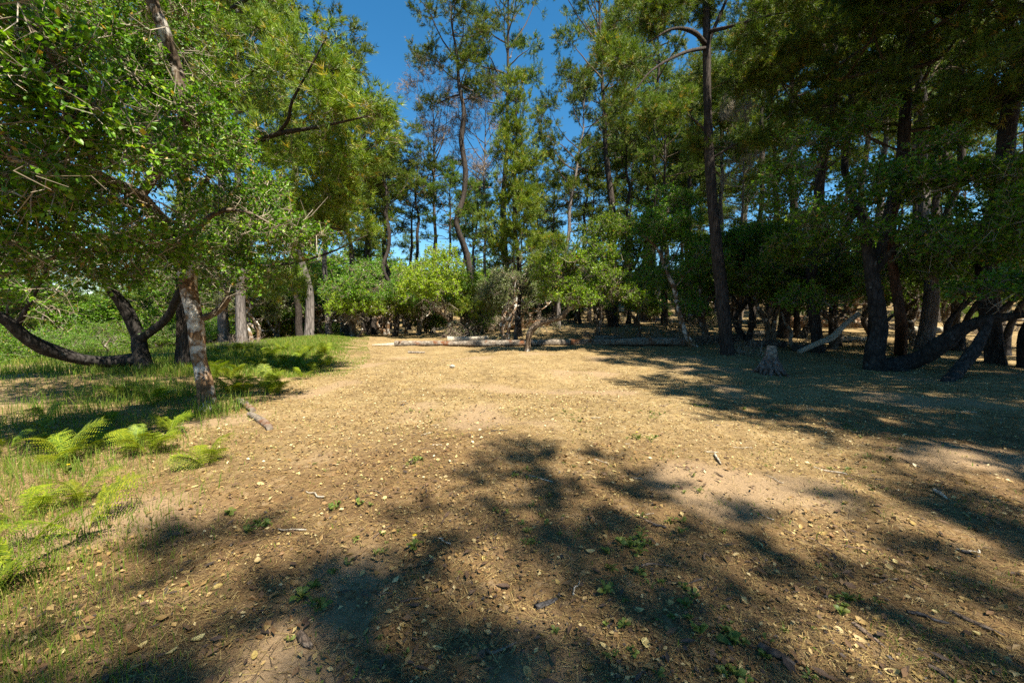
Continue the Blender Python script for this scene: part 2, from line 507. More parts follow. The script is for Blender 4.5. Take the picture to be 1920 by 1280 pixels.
def leaves_on(S, E, d, m, size, rng, ch, mat, four=False, droop=0., tint_shift=0.):
    """m rhombic folded leaves along each twig"""
    n = len(S)
    s = rng.uniform(.25, 1.05, (n, m, 1))
    p = S[:, None] + (E - S)[:, None] * s
    ld = norm(d[:, None] * .7 + norm(rng.normal(0, 1, (n, m, 3))) + np.array([0, 0, -droop]))
    p = p.reshape(-1, 3); ld = ld.reshape(-1, 3)
    nn = norm(np.cross(ld, norm(rng.normal(0, 1, ld.shape))) + np.array([0, 0, .5]))
    w = norm(np.cross(nn, ld))
    nn = np.cross(ld, w)
    N = len(p)
    sz = rng.uniform(.45, 1.35, (N, 1)) * size
    wd = sz * rng.uniform(.24, .34, (N, 1))
    base = p; tip = p + ld * sz
    ti = np.clip(rng.beta(2.2, 2.4, N) + tint_shift + .12 * np.repeat(rng.normal(0, 1, n), m), 0, .94)
    ti = np.where(rng.random(N) < .02, 1.0, ti)
    if four:
        l1 = p + ld * sz * .3 + w * wd + nn * wd * .35; l2 = p + ld * sz * .7 + w * wd * .85 + nn * wd * .3
        r1 = p + ld * sz * .3 - w * wd + nn * wd * .35; r2 = p + ld * sz * .7 - w * wd * .85 + nn * wd * .3
        V = np.stack([base, l1, l2, tip, r2, r1], 1).reshape(-1, 3)
        o = (np.arange(N) * 6)[:, None]
        F = np.concatenate([o + np.array([[0, 3, 2, 1]]), o + np.array([[0, 5, 4, 3]])])
        ch.add(V, F, mat, np.concatenate([ti, ti]))
    else:
        l = p + ld * sz * .5 + w * wd * 1.15 + nn * wd * .3; r = p + ld * sz * .5 - w * wd * 1.15 + nn * wd * .3
        V = np.stack([base, l, tip, r], 1).reshape(-1, 3)
        o = (np.arange(N) * 4)[:, None]
        F = np.concatenate([o + np.array([[0, 2, 1]]), o + np.array([[0, 3, 2]])])
        ch.add(V, F, mat, np.concatenate([ti, ti]))

def needles_on(S, E, d, tufts, m, length, width, rng, ch, mat, brown=.06, tint_shift=0.):
    n = len(S)
    s = np.linspace(.3, 1.0, tufts)[None, :, None] + rng.normal(0, .05, (n, tufts, 1))
    p = (S[:, None] + (E - S)[:, None] * s).reshape(-1, 3)
    dd = np.repeat(d[:, None], tufts, 1).reshape(-1, 3)
    a, b = perp(dd)
    N = len(p)
    ph = rng.uniform(0, 2 * math.pi, (N, m, 1)); al = rng.uniform(.25, 1.15, (N, m, 1))
    nd = dd[:, None] * np.cos(al) + (a[:, None] * np.cos(ph) + b[:, None] * np.sin(ph)) * np.sin(al)
    nd[..., 2] += .10
    nd = norm(nd)
    L = length * rng.uniform(.7, 1.15, (N, m, 1))
    p0 = p[:, None] + nd * .01
    side = norm(np.cross(nd, norm(rng.normal(0, 1, (N, m, 3))))) * width * .5
    V = np.stack([p0 - side * 1.3, p0 + side * 1.3, p0 + nd * L], 2).reshape(-1, 3)
    F = np.arange(N * m * 3).reshape(-1, 3)
    ti = np.clip(rng.beta(2.2, 2.6, (N, 1)) + tint_shift + rng.normal(0, .12, (N, m)), 0, .88)
    br = (rng.random((N, 1)) < brown) & np.ones((1, m), bool)
    ti = np.where(br, rng.uniform(.92, 1, (N, m)), ti)
    ch.add(V, F, mat, ti.ravel())

def twig_tubes(S, E, r0, rng, ch, mat, bend=0):
    if bend:
        L = np.linalg.norm(E - S, axis=1, keepdims=True)
        P = np.stack([S, (S + E) / 2 + rng.normal(0, bend, S.shape) * L, E], 1)
        R = np.tile(np.array([r0, r0 * .75, r0 * .35]), (len(S), 1))
    else:
        P = np.stack([S, E], 1); R = np.tile(np.array([r0, r0 * .4]), (len(S), 1))
    V, F = tubes(P, R, 3)
    ch.add(V, F, mat, np.repeat(np.clip(rng.beta(2, 2, len(S)), 0, 1), len(F) // len(S)))

def branch_tubes(P, R, k, rng, ch, mat):
    V, F = tubes(P, R, k)
    ti = np.repeat(np.clip(rng.beta(2, 3, len(P)), 0, 1), k * (P.shape[1] - 1))
    ch.add(V, F, mat, ti)

# ------------------------------------------------------------------ ground
def make_ground():
    n = 226
    t = np.linspace(-1, 1, n)
    xs = 2.6 * np.sinh(5.9 * t); ys = 2.6 * np.sinh(5.9 * t) + 3
    X, Y = np.meshgrid(xs, ys)
    Z = ground_z(X, Y)
    V = np.stack([X, Y, Z], -1).reshape(-1, 3)
    i, j = np.meshgrid(np.arange(n - 1), np.arange(n - 1), indexing='ij')
    F = np.stack([i * n + j, i * n + j + 1, (i + 1) * n + j + 1, (i + 1) * n + j], -1).reshape(-1, 4)
    c = Chunks(); c.add(V, F)
    me = c.mesh('ground', ['soil'], smooth=(0,))
    a = me.attributes.new('bare', 'FLOAT', 'POINT')
    a.data.foreach_set('value', (bareness(V[:, 0], V[:, 1]) * (np.abs(V[:, 1]) < 16)).astype(np.float32))
    a = me.attributes.new('dirt', 'FLOAT', 'POINT')
    a.data.foreach_set('value', dirtiness(V[:, 0], V[:, 1]).astype(np.float32))
    o = link('ground', me, kind='structure')
    o['label'] = 'sandy brown forest floor of the clearing'
    return o
make_ground()

# ------------------------------------------------------------------ tree templates
def finish_tree(root, trunk_chunks, trunk_mats, crown, crown_mats, limbs=()):
    tr = link('trunk', trunk_chunks.mesh('trunk', trunk_mats, smooth=range(len(trunk_mats))), root)
    for ch, mats in limbs:
        link('limb', ch.mesh('limb', mats, smooth=range(len(mats))), root)
    if crown is not None:
        cr = link('crown', crown.mesh('crown', crown_mats), root)
    return root

def pine_template(seed, H, r0, c0, nl, Lmax, prof, needle='needle', bark='bark_pine', tw=.5, npt=4.2, wob=.05,
                  tuft=4, m=9, nlen=.21, nw=.018, k=6, dead_stubs=8, up=(.1, .9), bare=False, trunk_pts=None, brown=.03, hit=.45):
    rng = np.random.default_rng(seed)
    root = empty('pine_tree', (0, 0, 0))
    n = 13
    zz = np.linspace(-.3, H, n)
    if trunk_pts is None:
        off = np.cumsum(rng.normal(0, wob * H / n * 1.6, (n, 2)), 0)
        off -= off[1]
        pts = np.column_stack([off, zz])
    else:
        pts = np.asarray(trunk_pts, float)
    tc = Chunks()
    P, R = stem(tc, pts, [r0, r0 * .86, r0 * .72, r0 * .55, r0 * .35, .02], k=10, per=3, rough=.07, rng=rng, flare=.45)
    Hh = P[:, 2]
    limbsP = []; limbsR = []
    tg = []
    g = rng.uniform(0, 6.28)
    for i in range(nl + dead_stubs):
        deads = i >= nl
        t = (i + rng.uniform(0, .9)) / nl if not deads else rng.uniform(-.55, .1)
        z = H * (c0 + (1 - c0) * min(t, .98)) if not deads else max(H * .18, H * (c0 + (1 - c0) * t))
        q = np.array([np.interp(z, Hh, P[:, a]) for a in range(3)])
        rr = np.interp(z, Hh, R)
        g += 2.4 + rng.normal(0, .5)
        L = Lmax * prof(max(t, 0)) * rng.uniform(.55, 1.15)
        if deads: L = rng.uniform(.5, 1.0) * Lmax * .55
        elev = up[0] + (up[1] - up[0]) * max(t, 0) + rng.normal(0, .18)
        d = np.array([math.cos(g) * math.cos(elev), math.sin(g) * math.cos(elev), math.sin(elev)])
        nn = 8
        pp = [q]
        curv = rng.uniform(.0, .16) if not deads else rng.uniform(-.12, .1)
        for s in range(nn - 1):
            d = norm(d + rng.normal(0, .13, 3) + np.array([0, 0, curv]))
            pp.append(pp[-1] + d * L / (nn - 1))
        pp = np.array(pp)
        limbsP.append(pp)
        rb = min(rr * .62, .012 + .017 * L)
        limbsR.append(np.linspace(rb, .009, nn))
        if not deads:
            cnt = max(2, int(npt * L * (1.2 - .3 * t)))
            pads = max(1, int(round(L * .95)))
            s = np.sort(rng.uniform(hit, 1.02, pads) ** .7); s[-1] = 1.0
            ctr = np.stack([np.interp(s, np.linspace(0, 1, nn), pp[:, a]) for a in range(3)], 1)
            ctr = ctr + rng.normal(0, 1, (pads, 3)) * np.array([.16 * L, .16 * L, .05 * L]) * (1.25 - s[:, None]) + np.array([0, 0, .15])
            w_ = rng.integers(0, pads, cnt)
            tg.append(ctr[w_] + rng.normal(0, 1, (cnt, 3)) * np.array([.36, .36, .17]) * rng.uniform(.7, 1.4))
    limbsP = np.array(limbsP); limbsR = np.array(limbsR)
    top = P[-1] + rng.normal(0, .25, (6, 3)) * np.array([1, 1, .8])
    tg.append(top)
    tg = np.concatenate(tg)
    cr = Chunks()
    branch_tubes(limbsP, limbsR, 5, rng, cr, 1)
    nodes = limbsP[:, 1:].reshape(-1, 3); nr = limbsR[:, 1:].ravel()
    Pb, Rb, D = grow_to(nodes, nr, tg, rng, sag=.10, wob=.1, n=5, rmin=.006, rk=.012)
    branch_tubes(Pb, Rb, 3, rng, cr, 1)
    C = np.array([np.interp(tg[:, 2] - 1.0, Hh, P[:, 0]), np.interp(tg[:, 2] - 1.0, Hh, P[:, 1]), tg[:, 2] - 1.0]).T
    S, E, d = sprays(tg, D, C, rng, k, tw * .6, tw * 1.2, up=.3, spread=.95)
    if bare:
        twig_tubes(S, E, .010, rng, cr, 1, bend=.2)
        S2 = np.repeat((S + E) / 2, 3, 0); E2 = S2 + norm(np.repeat(d, 3, 0) + norm(rng.normal(0, 1, (len(S2), 3)))) * rng.uniform(.1, .3, (len(S2), 1))
        twig_tubes(S2, E2, .008, rng, cr, 1, bend=.2)
        keep = rng.random(len(S)) < .25
        needles_on(S[keep], E[keep], d[keep], 2, 4, .09, .02, rng, cr, 0, brown=0)
        finish_tree(root, tc, [bark], cr, ['dead_needle', 'twig'])
    else:
        twig_tubes(S, E, .007, rng, cr, 1)
        needles_on(S, E, d, tuft, m, nlen, nw, rng, cr, 0, brown=brown)
        finish_tree(root, tc, [bark], cr, [needle, 'twig_dark'])
    return root

def oak_template(seed, H, crown_r, trunk_r, leaf='oak_leaf', bark='bark_oak', size=.07, dens=30, k=6, m=7, lean=.6, nst=1, base_z=.25, grey=True, name='oak_tree', flat=.62, deadn=40):
    rng = np.random.default_rng(seed)
    root = empty(name, (0, 0, 0))
    tc = Chunks()
    nodes = []; nr = []
    for s in range(nst):
        a = rng.uniform(0, 6.28)
        dx, dy = math.cos(a) * lean * H * .35, math.sin(a) * lean * H * .35
        pts = [(0.12 * s * math.cos(a), .12 * s * math.sin(a), -.15)]
        for q in (.25, .5, .75, 1.0):
            pts.append((dx * q ** 1.3 + rng.normal(0, .05 * H), dy * q ** 1.3 + rng.normal(0, .05 * H), H * .68 * q))
        P, R = stem(tc, pts, [trunk_r, trunk_r * .75, trunk_r * .55, trunk_r * .3], k=9, per=4, rough=.08, rng=rng, flare=.35)
        nodes.append(P[6:]); nr.append(R[6:])
        for b in range(4):
            i = rng.integers(len(P) // 3, len(P) - 1)
            g = rng.uniform(0, 6.28); L = crown_r * rng.uniform(.5, .95)
            d = norm(np.array([math.cos(g), math.sin(g), rng.uniform(.1, .8)]))
            pp = [P[i]]
            for _ in range(5):
                d = norm(d + rng.normal(0, .3, 3)); pp.append(pp[-1] + d * L / 5)
            r1 = R[i] * .6
            PP, RR = stem(tc, pp, [r1, r1 * .7, r1 * .35], k=7, per=3, rough=.06, rng=rng, cap=False)
            nodes.append(PP[1:]); nr.append(RR[1:])
    nodes = np.concatenate(nodes); nr = np.concatenate(nr)
    c = nodes.mean(0); c[2] = H * .66
    blobs = []
    for b in range(7):
        g = rng.uniform(0, 6.28); rr = crown_r * rng.uniform(.25, .62)
        s = crown_r * rng.uniform(.34, .55)
        blobs.append(((c[0] + rr * math.cos(g), c[1] + rr * math.sin(g), H * rng.uniform(base_z + .2, .88)), (s, s, s * flat)))
    tg = blob_points(blobs, dens, rng)
    tg = tg[tg[:, 2] > H * base_z * .7]
    cr = Chunks()
    P, R, D = grow_to(nodes, nr, tg, rng, sag=.02, wob=.16, n=5, rmin=.005, rk=.012)
    branch_tubes(P, R, 3, rng, cr, 1)
    S, E, d = sprays(tg, D, np.repeat(c[None], len(tg), 0), rng, k, .12, .34, up=.25, spread=1.2)
    twig_tubes(S, E, .005, rng, cr, 1)
    leaves_on(S, E, d, m, size, rng, cr, 0)
    # bare grey twigs inside and below the crown
    if deadn:
        i = rng.integers(0, len(nodes), deadn)
        S0 = nodes[i]; E0 = S0 + norm(rng.normal(0, 1, (deadn, 3)) + np.array([0, 0, -.1])) * rng.uniform(.3, .9, (deadn, 1))
        twig_tubes(S0, E0, .009, rng, cr, 1, bend=.2)
        S1 = np.repeat((S0 * .4 + E0 * .6), 4, 0); E1 = S1 + norm(rng.normal(0, 1, S1.shape)) * rng.uniform(.15, .45, (len(S1), 1))
        twig_tubes(S1, E1, .006, rng, cr, 1, bend=.2)
    finish_tree(root, tc, [bark], cr, [leaf, 'twig'])
    return root

def brush_template(seed, n, R, H, leaf=None):
    """bare grey brushwood: a tangle of thin dead stems"""
    rng = np.random.default_rng(seed)
    ch = Chunks()
    B = n
    P = np.zeros((B, 6, 3)); p = np.column_stack([rng.normal(0, R * .35, (B, 2)), np.full(B, -.05)])
    d = norm(np.column_stack([rng.normal(0, .8, (B, 2)), rng.uniform(.25, 1.2, B)]))
    P[:, 0] = p
    L = rng.uniform(.4, 1.1, B)[:, None] * H
    for s in range(1, 6):
        d = norm(d + rng.normal(0, .28, (B, 3))); p = p + d * L / 5
        p[:, 2] = np.maximum(p[:, 2], .02); P[:, s] = p
    branch_tubes(P, np.linspace(.017, .005, 6)[None].repeat(B, 0), 3, rng, ch, 0)
    S = P[:, 2:].reshape(-1, 3); S = np.repeat(S, 3, 0)
    E = S + norm(rng.normal(0, 1, S.shape) + np.array([0, 0, .25])) * rng.uniform(.15, .5, (len(S), 1)) * H * .5
    E[:, 2] = np.maximum(E[:, 2], .02)
    twig_tubes(S, E, .006, rng, ch, 0, bend=.2)
    mats = ['twig']
    if leaf:
        d2 = norm(E - S)
        keep = rng.random(len(S)) < .5
        leaves_on(S[keep], E[keep], d2[keep], 5, .06, rng, ch, 1); mats.append(leaf)
    return ch.mesh('brushwood', mats)

TALL = lambda t: (.55 + .9 * t) * (1 - t ** 4) + .15
CONE = lambda t: 1.08 - .92 * t
ROUND = lambda t: .35 + 1.0 * math.sin(math.pi * min(1, max(0, .12 + .85 * t)))

parked = []      # every template becomes its first placed tree
T = {}
T['tall_a'] = pine_template(101, 24, .30, .60, 24, 4.0, ROUND, npt=4.2)
T['tall_b'] = pine_template(102, 24, .28, .68, 20, 3.6, ROUND, npt=4.6, wob=.09)
T['mid_a'] = pine_template(103, 15, .20, .42, 24, 3.2, ROUND, npt=4.5)
T['mid_b'] = pine_template(104, 15, .18, .5, 21, 3.0, ROUND, npt=4.6, wob=.08, bark='bark_grey_pine')
T['bushy'] = pine_template(105, 15, .22, .10, 50, 3.6, CONE, needle='needle_bright', npt=5.6, up=(.35, 1.1), dead_stubs=0, nlen=.22, hit=.35)
T['dead'] = pine_template(106, 17, .18, .55, 24, 3.4, ROUND, npt=4.2, bare=True, bark='bark_grey_pine', dead_stubs=12, up=(.35, 1.0))
T['oak_a'] = oak_template(201, 4.6, 2.6, .13, lean=.7, dens=20, size=.08)
T['oak_b'] = oak_template(202, 5.2, 3.0, .15, lean=.5, nst=2, dens=17, size=.08)
T['oak_c'] = oak_template(203, 4.2, 2.4, .11, leaf='oak_leaf_grey', lean=.6, nst=3, dens=19, bark='bark_lichen')
T['oak_d'] = oak_template(204, 7.5, 3.8, .2, lean=.5, nst=2, dens=13, bark='bark_shaded_oak', base_z=.3, size=.095)
T['shrub'] = oak_template(205, 1.8, 1.5, .04, leaf='oak_leaf', nst=4, dens=40, base_z=.1, name='leafy_shrub', lean=.9, deadn=60)
used = set()
def plant(key, loc, rz, scale, label, cat='tree', group=None, tilt=(0, 0), name=None):
    root = T[key]
    x, y = float(loc[0]), float(loc[1])
    z = gz(x, y) if len(loc) < 3 else float(loc[2])
    if key not in used:
        used.add(key)
        root.location = (x, y, z); root.rotation_euler = (tilt[0], tilt[1], rz)
        root.scale = scale if isinstance(scale, tuple) else (scale,) * 3
        tag(root, label, cat, group)
        o = root
    else:
        o = copy_tree(root, (x, y, z), rz, scale, label, cat, group, tilt)
    return o

def pxy(px, Y):
    return ((px - 960) / FPX * Y, Y)

# ------------------------------------------------------------------ individually shaped trees
def special(name, base, trunk, limbs, blobs, label, kind='oak', seed=1, dens=30, leaf='oak_leaf', bark='bark_oak', twigmat='twig',
            size=.06, k=7, m=7, four=False, tuft=4, nper=9, nlen=.16, nw=.012, tw=(.14, .36), sag=.02, wob=.14, deadn=0, up=.25,
            tubek=4, single=0, cam_leaf=None, brown=.06, shell=.55, clear=None):
    rng = np.random.default_rng(seed)
    base = np.asarray(base, float)
    root = empty(name, base)
    tag(root, label, 'tree')
    tc = Chunks()
    nodes = []; nr = []
    for pts, rad, kk, fl in trunk:
        P, R = stem(tc, np.asarray(pts) - base, rad, k=kk, per=7, rough=.07, rng=rng, flare=fl)
        nodes.append(P[len(P) // 3:]); nr.append(R[len(P) // 3:])
    link('trunk', tc.mesh('trunk', [bark], smooth=(0,)), root)
    for lb in limbs:
        pts, rad = lb[:2]
        lm = lb[2] if len(lb) > 2 else bark
        lc = Chunks()
        P, R = stem(lc, np.asarray(pts) - base, rad, k=9, per=6, rough=.07, rng=rng)
        nodes.append(P[2:]); nr.append(R[2:])
        link('limb', lc.mesh('limb', [lm], smooth=(0,)), root)
    nodes = np.concatenate(nodes); nr = np.concatenate(nr)
    bl = [(np.asarray(c) - base, r) for c, r in blobs]
    tg = blob_points(bl, dens, rng, shell if kind == 'oak' else .2, ssz=.46 if kind == 'oak' else .36, sub=7 if kind == 'oak' else 8)
    tg = tg[tg[:, 2] + base[2] > .45]
    if clear is not None:       # keep the trunk itself free of leaves on its open side
        tr = np.asarray(trunk[0][0]) - base
        ax = np.column_stack([np.interp(tg[:, 2], tr[:, 2], tr[:, a]) for a in (0, 1)])
        off = tg[:, :2] - ax
        hide = (tg[:, 2] < clear[1]) & (np.abs(off[:, 0] - off[:, 1] * .78) < clear[0]) & (off[:, 1] < .3)
        tg = tg[~hide]
    cen = np.array([b[0] for b in bl])
    near = np.argmin(((tg[:, None] - cen[None]) ** 2).sum(-1), 1)
    C = cen[near] * .7 + nodes.mean(0) * .3
    P, R, D = grow_to(nodes, nr, tg, rng, sag=sag, wob=wob, n=6, rmin=.004, rk=.011)
    cr = Chunks()
    branch_tubes(P, R, tubek, rng, cr, 1)
    S, E, d = sprays(tg, D, C, rng, k, tw[0], tw[1], up=up, spread=1.1)
    twig_tubes(S, E, .0045, rng, cr, 1)
    crown = None
    if kind == 'oak':
        leaves_on(S, E, d, m, size, rng, cr, 0, four=four)
    else:
        needles_on(S, E, d, tuft, nper, nlen, nw, rng, cr, 0, brown=brown)
    if deadn:
        i = rng.integers(0, len(P), deadn)
        S0 = P[i, rng.integers(0, 4, deadn)]
        E0 = S0 + norm(rng.normal(0, 1, (deadn, 3)) + np.array([0, 0, -.15])) * rng.uniform(.25, .8, (deadn, 1))
        twig_tubes(S0, E0, .007, rng, cr, 1, bend=.2)
        S1 = np.repeat((S0 * .4 + E0 * .6), 4, 0); E1 = S1 + norm(rng.normal(0, 1, S1.shape)) * rng.uniform(.12, .4, (len(S1), 1))
        twig_tubes(S1, E1, .0045, rng, cr, 1, bend=.2)
    crown = link('crown', cr.mesh('crown', [leaf, twigmat]), root)
    crown['kind'] = 'stuff'
    # the leaves that show largest are pieces of their own
    if single:
        wp = E + base
        inview = (wp[:, 1] > 1.4) & (np.abs(wp[:, 0] / wp[:, 1]) < 1.28) & (np.abs((wp[:, 2] - CAM_H) / wp[:, 1] + .06) < .84)
        idx = np.where(inview)[0]
        idx = idx[np.argsort((wp[idx] ** 2).sum(1))][:single]
        lm = []
        for q in range(5):
            c = Chunks(); one = np.array([[0., 0, 0]])
            L = size * 1.1; w = L * (.26 + .03 * q)
            V = []
            for s, ww in ((0, .12), (.22, .8), (.5, 1), (.78, .75), (1, .05)):
                z = -.18 * L * s * s * (q % 3 - .5)
                V += [(L * s, -w * ww, z + w * ww * .35), (L * s, 0, z), (L * s, w * ww, z + w * ww * .35)]
            F = []
            for a in range(4):
                F += [(a * 3, a * 3 + 3, a * 3 + 4, a * 3 + 1), (a * 3 + 1, a * 3 + 4, a * 3 + 5, a * 3 + 2)]
            c.add(V, F, 0, np.full(len(F), [.3, .45, .6, .72, .85][q]))
            lm.append(c.mesh('leaf', [leaf], smooth=(0,)))
        for n_, i in enumerate(idx):
            o = link('leaf', lm[n_ % 5], crown)
            o.location = E[i] + rng.normal(0, .01, 3)
            dv = mathutils.Vector(norm(d[i] + rng.normal(0, .5, 3)))
            o.rotation_euler = (dv.to_track_quat('X', 'Z') @ mathutils.Quaternion((1, 0, 0), rng.normal(0, .7))).to_euler()
            sc_ = rng.uniform(.8, 1.2); o.scale = (sc_,) * 3
    return root

def path(*q):
    return np.array([at(*p) for p in q])

# --- the near live oak on the left
b = gp(388, 768)
Yb = b[1]
tp = path((392, 772, Yb), (384, 720, Yb), (372, 660, Yb), (366, 600, Yb - .05), (353, 540, Yb), (350, 480, Yb), (349, 440, Yb), (351, 405, Yb))
tp[0, 2] = b[2] - .12
special('oak_tree', b, [(tp, [.135, .125, .12, .13, .125, .11, .085, .065], 20, .12)],
        [(path((347, 500, Yb), (318, 445, 6.2), (288, 400, 5.8), (255, 365, 5.3), (190, 335, 4.6), (100, 310, 4.0), (20, 300, 3.5)), [.10, .10, .095, .085, .06, .04, .02], 'bark_oak'),
         (path((262, 372, 5.4), (305, 300, 5.4), (345, 215, 5.3), (325, 110, 5.2), (292, 20, 5.0), (275, -90, 4.9)), [.055, .055, .055, .06, .06, .05], 'bark_oak'),
         (path((350, 455, Yb), (395, 405, 6.3), (450, 395, 6.1), (520, 425, 6.0)), [.05, .035, .025, .012], 'bark_oak'),
         (path((362, 600, Yb), (395, 590, Yb), (418, 572, 6.7), (428, 556, 6.6)), [.06, .055, .05, .048], 'bark_oak'),
         (path((349, 470, Yb), (270, 470, 6.0), (160, 470, 5.2), (40, 500, 4.6)), [.05, .04, .03, .015], 'bark_oak'),
         (path((351, 410, Yb), (335, 400, 6.4), (300, 380, 6.0)), [.03, .02, .01], 'wood_pale'),
         (path((190, 335, 4.6), (150, 250, 4.0), (120, 160, 3.5), (70, 60, 3.2)), [.04, .03, .02, .01], 'bark_oak'),
         (np.vstack([path((325, 110, 5.2), (292, 20, 5.0)), [[-4.6, 4.8, 6.0], [-5.8, 5.4, 6.5]]]), [.06, .055, .04, .02], 'bark_oak')],
        [(at(110, 140, 3.5), (.75, .7, .5)), (at(40, 250, 3.6), (.6, .7, .6)), (at(190, 230, 4.2), (.8, .8, .6)), (at(230, 130, 4.6), (.7, .8, .6)),
         (at(60, 400, 4.4), (1.0, 1.0, .6)), (at(200, 430, 5.0), (1.0, 1.0, .5)), (at(330, 250, 5.4), (.7, .8, .8)), (at(420, 320, 6.4), (.7, .9, .6)),
         (at(480, 430, 7.0), (.85, .7, .6)), (at(410, 460, 7.5), (.7, .6, .5)), (at(90, 500, 5.2), (1.2, 1.0, .4)), (at(230, 480, 6.4), (1.0, .8, .35)),
         (at(540, 450, 6.6), (.5, .7, .4)), (at(-60, 330, 4), (.9, 1, .9)), (at(20, 80, 3.4), (.5, .5, .5)), (at(-80, 520, 5), (.8, 1, .5)), (at(440, 520, 6.6), (.6, .6, .3)), ((-3.7, 3.4, 5.3), (1.2, 1.2, .7)), ((-5.1, 4.6, 6.2), (1.5, 1.4, .8)), ((-6.8, 5.4, 6.4), (1.5, 1.5, .8)), ((-6.2, 7.2, 6.6), (1.4, 1.4, .8))],  # last blobs: unseen upper crown, added so its shadow falls on the left ground
        'gnarled live oak with white lichen patches on its trunk at the fern bank', seed=7, dens=33, leaf='oak_leaf', bark='bark_lichen',
        size=.056, k=7, m=8, four=False, tw=(.1, .3), deadn=420, single=300, clear=(.55, 3.3))

# --- pine behind it
b = gp(352, 690); Yp = b[1]
special('pine_tree', b, [(np.vstack([[b[0], b[1], b[2] - .2], path((350, 560, Yp), (345, 400, Yp), (350, 200, Yp), (362, 0, Yp), (365, -150, Yp), (370, -230, Yp))]), [.24, .23, .2, .17, .13, .08, .03], 12, .3)],
        [(path((346, 400, Yp), (400, 320, 11), (450, 282, 10), (520, 252, 9.3), (600, 238, 8.8), (690, 218, 8.4)), [.085, .075, .065, .05, .035, .015]),
         (path((520, 252, 9.3), (540, 225, 9.0), (548, 190, 8.8), (580, 130, 8.5), (612, 70, 8.4)), [.04, .035, .03, .022, .01]),
         (path((346, 430, Yp), (440, 430, 11), (540, 420, 10.5), (640, 430, 10.5)), [.07, .05, .035, .015]),
         (path((350, 200, Yp), (430, 150, 11), (520, 120, 10), (600, 130, 9.5)), [.07, .055, .035, .015]),
         (path((356, 90, Yp), (430, 20, 11), (500, -20, 10.5), (540, -40, 10)), [.06, .045, .03, .015]),
         (path((348, 300, Yp), (260, 230, 11), (180, 160, 10)), [.06, .045, .02]),
         (path((348, 480, Yp), (480, 500, 11.5), (600, 480, 12), (690, 440, 12.5)), [.06, .045, .03, .015])],
        [(at(610, 110, 8.6), (.65, .9, .5)), (at(560, 190, 9), (1.0, 1.0, .7)), (at(650, 190, 8.5), (.7, .8, .35)), (at(690, 215, 8.4), (.35, .5, .3)), (at(700, 250, 9.5), (.35, .6, .3)),
         (at(450, 110, 10), (1.5, 1.3, 1.0)), (at(470, 300, 9.8), (1.2, 1.2, .9)), (at(590, 330, 9.8), (1.1, 1.1, .8)), (at(370, 40, 10), (1.6, 1.4, 1.0)),
         (at(530, 420, 10.3), (1.3, 1.2, .8)), (at(640, 400, 11), (.9, 1.0, .9)), (at(230, 60, 10), (1.6, 1.5, 1.2)), (at(470, 10, 10), (.8, 1.0, .5)),
         (at(430, -120, 11), (2.0, 1.8, 1.2)), (at(250, -160, 11), (2, 1.8, 1.2)), (at(290, 260, 11), (1.6, 1.3, 1.2)), (at(530, 530, 12), (1.2, 1, .4)), (at(90, 60, 10), (1.6, 1.5, 1.1)), (at(60, -100, 11), (2, 2, 1.5)), (at(400, 420, 10.8), (1.2, 1.0, 1.0)), (at(660, 300, 10), (.6, .8, .4))],
        'big pine with golden green needles hanging over the lichen spotted oak', kind='pine', seed=17, dens=10, leaf='needle_bright', bark='bark_pine', twigmat='twig',
        k=6, tuft=3, nper=14, nlen=.18, nw=.0115, tw=(.18, .55), sag=.06, deadn=260, up=.4, tubek=3, brown=.05)

# --- dark sprawling oak further left
b = gp(268, 690); b[1] = 11.0; b = np.array([b[0] * 0 + (268 - 960) / FPX * 11.0, 11.0, gz((268 - 960) / FPX * 11.0, 11.0)])
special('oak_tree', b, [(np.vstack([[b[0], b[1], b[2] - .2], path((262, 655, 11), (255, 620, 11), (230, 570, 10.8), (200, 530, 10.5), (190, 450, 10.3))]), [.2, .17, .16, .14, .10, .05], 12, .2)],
        [(path((268, 672, 11), (200, 678, 10.6), (130, 668, 10), (60, 640, 9.4), (10, 600, 9), (-60, 560, 8.6)), [.15, .15, .145, .13, .11, .06]),
         (path((258, 640, 11), (310, 600, 10.8), (330, 560, 10.5), (350, 500, 10.5)), [.12, .1, .08, .04]),
         (path((30, 615, 9.2), (60, 560, 9), (90, 500, 8.8)), [.06, .04, .02])],
        [(at(100, 470, 9), (1.6, 1.5, .6)), (at(250, 470, 10), (1.6, 1.5, .7)), (at(20, 420, 9), (1.6, 1.5, .8)), (at(160, 380, 10), (1.8, 1.5, .9)), (at(330, 540, 11.5), (1.0, .9, .5)), (at(320, 610, 11.5), (.7, .6, .4)), (at(-60, 520, 8.6), (1.2, 1.2, .7)), (at(60, 560, 9.5), (.8, .8, .3)), ((-8.2, 7.2, 6.0), (1.6, 1.4, .8)), ((-9.8, 7.6, 6.2), (1.6, 1.4, .8)), ((-10.5, 10, 6.0), (1.6, 1.5, .8))],  # last high blobs are added to shade the sagging limb below
        'sprawling dark oak with one long limb sagging low above the grass', seed=27, dens=14, bark='bark_shaded_oak', leaf='oak_leaf', k=6, m=7, size=.07, deadn=200)

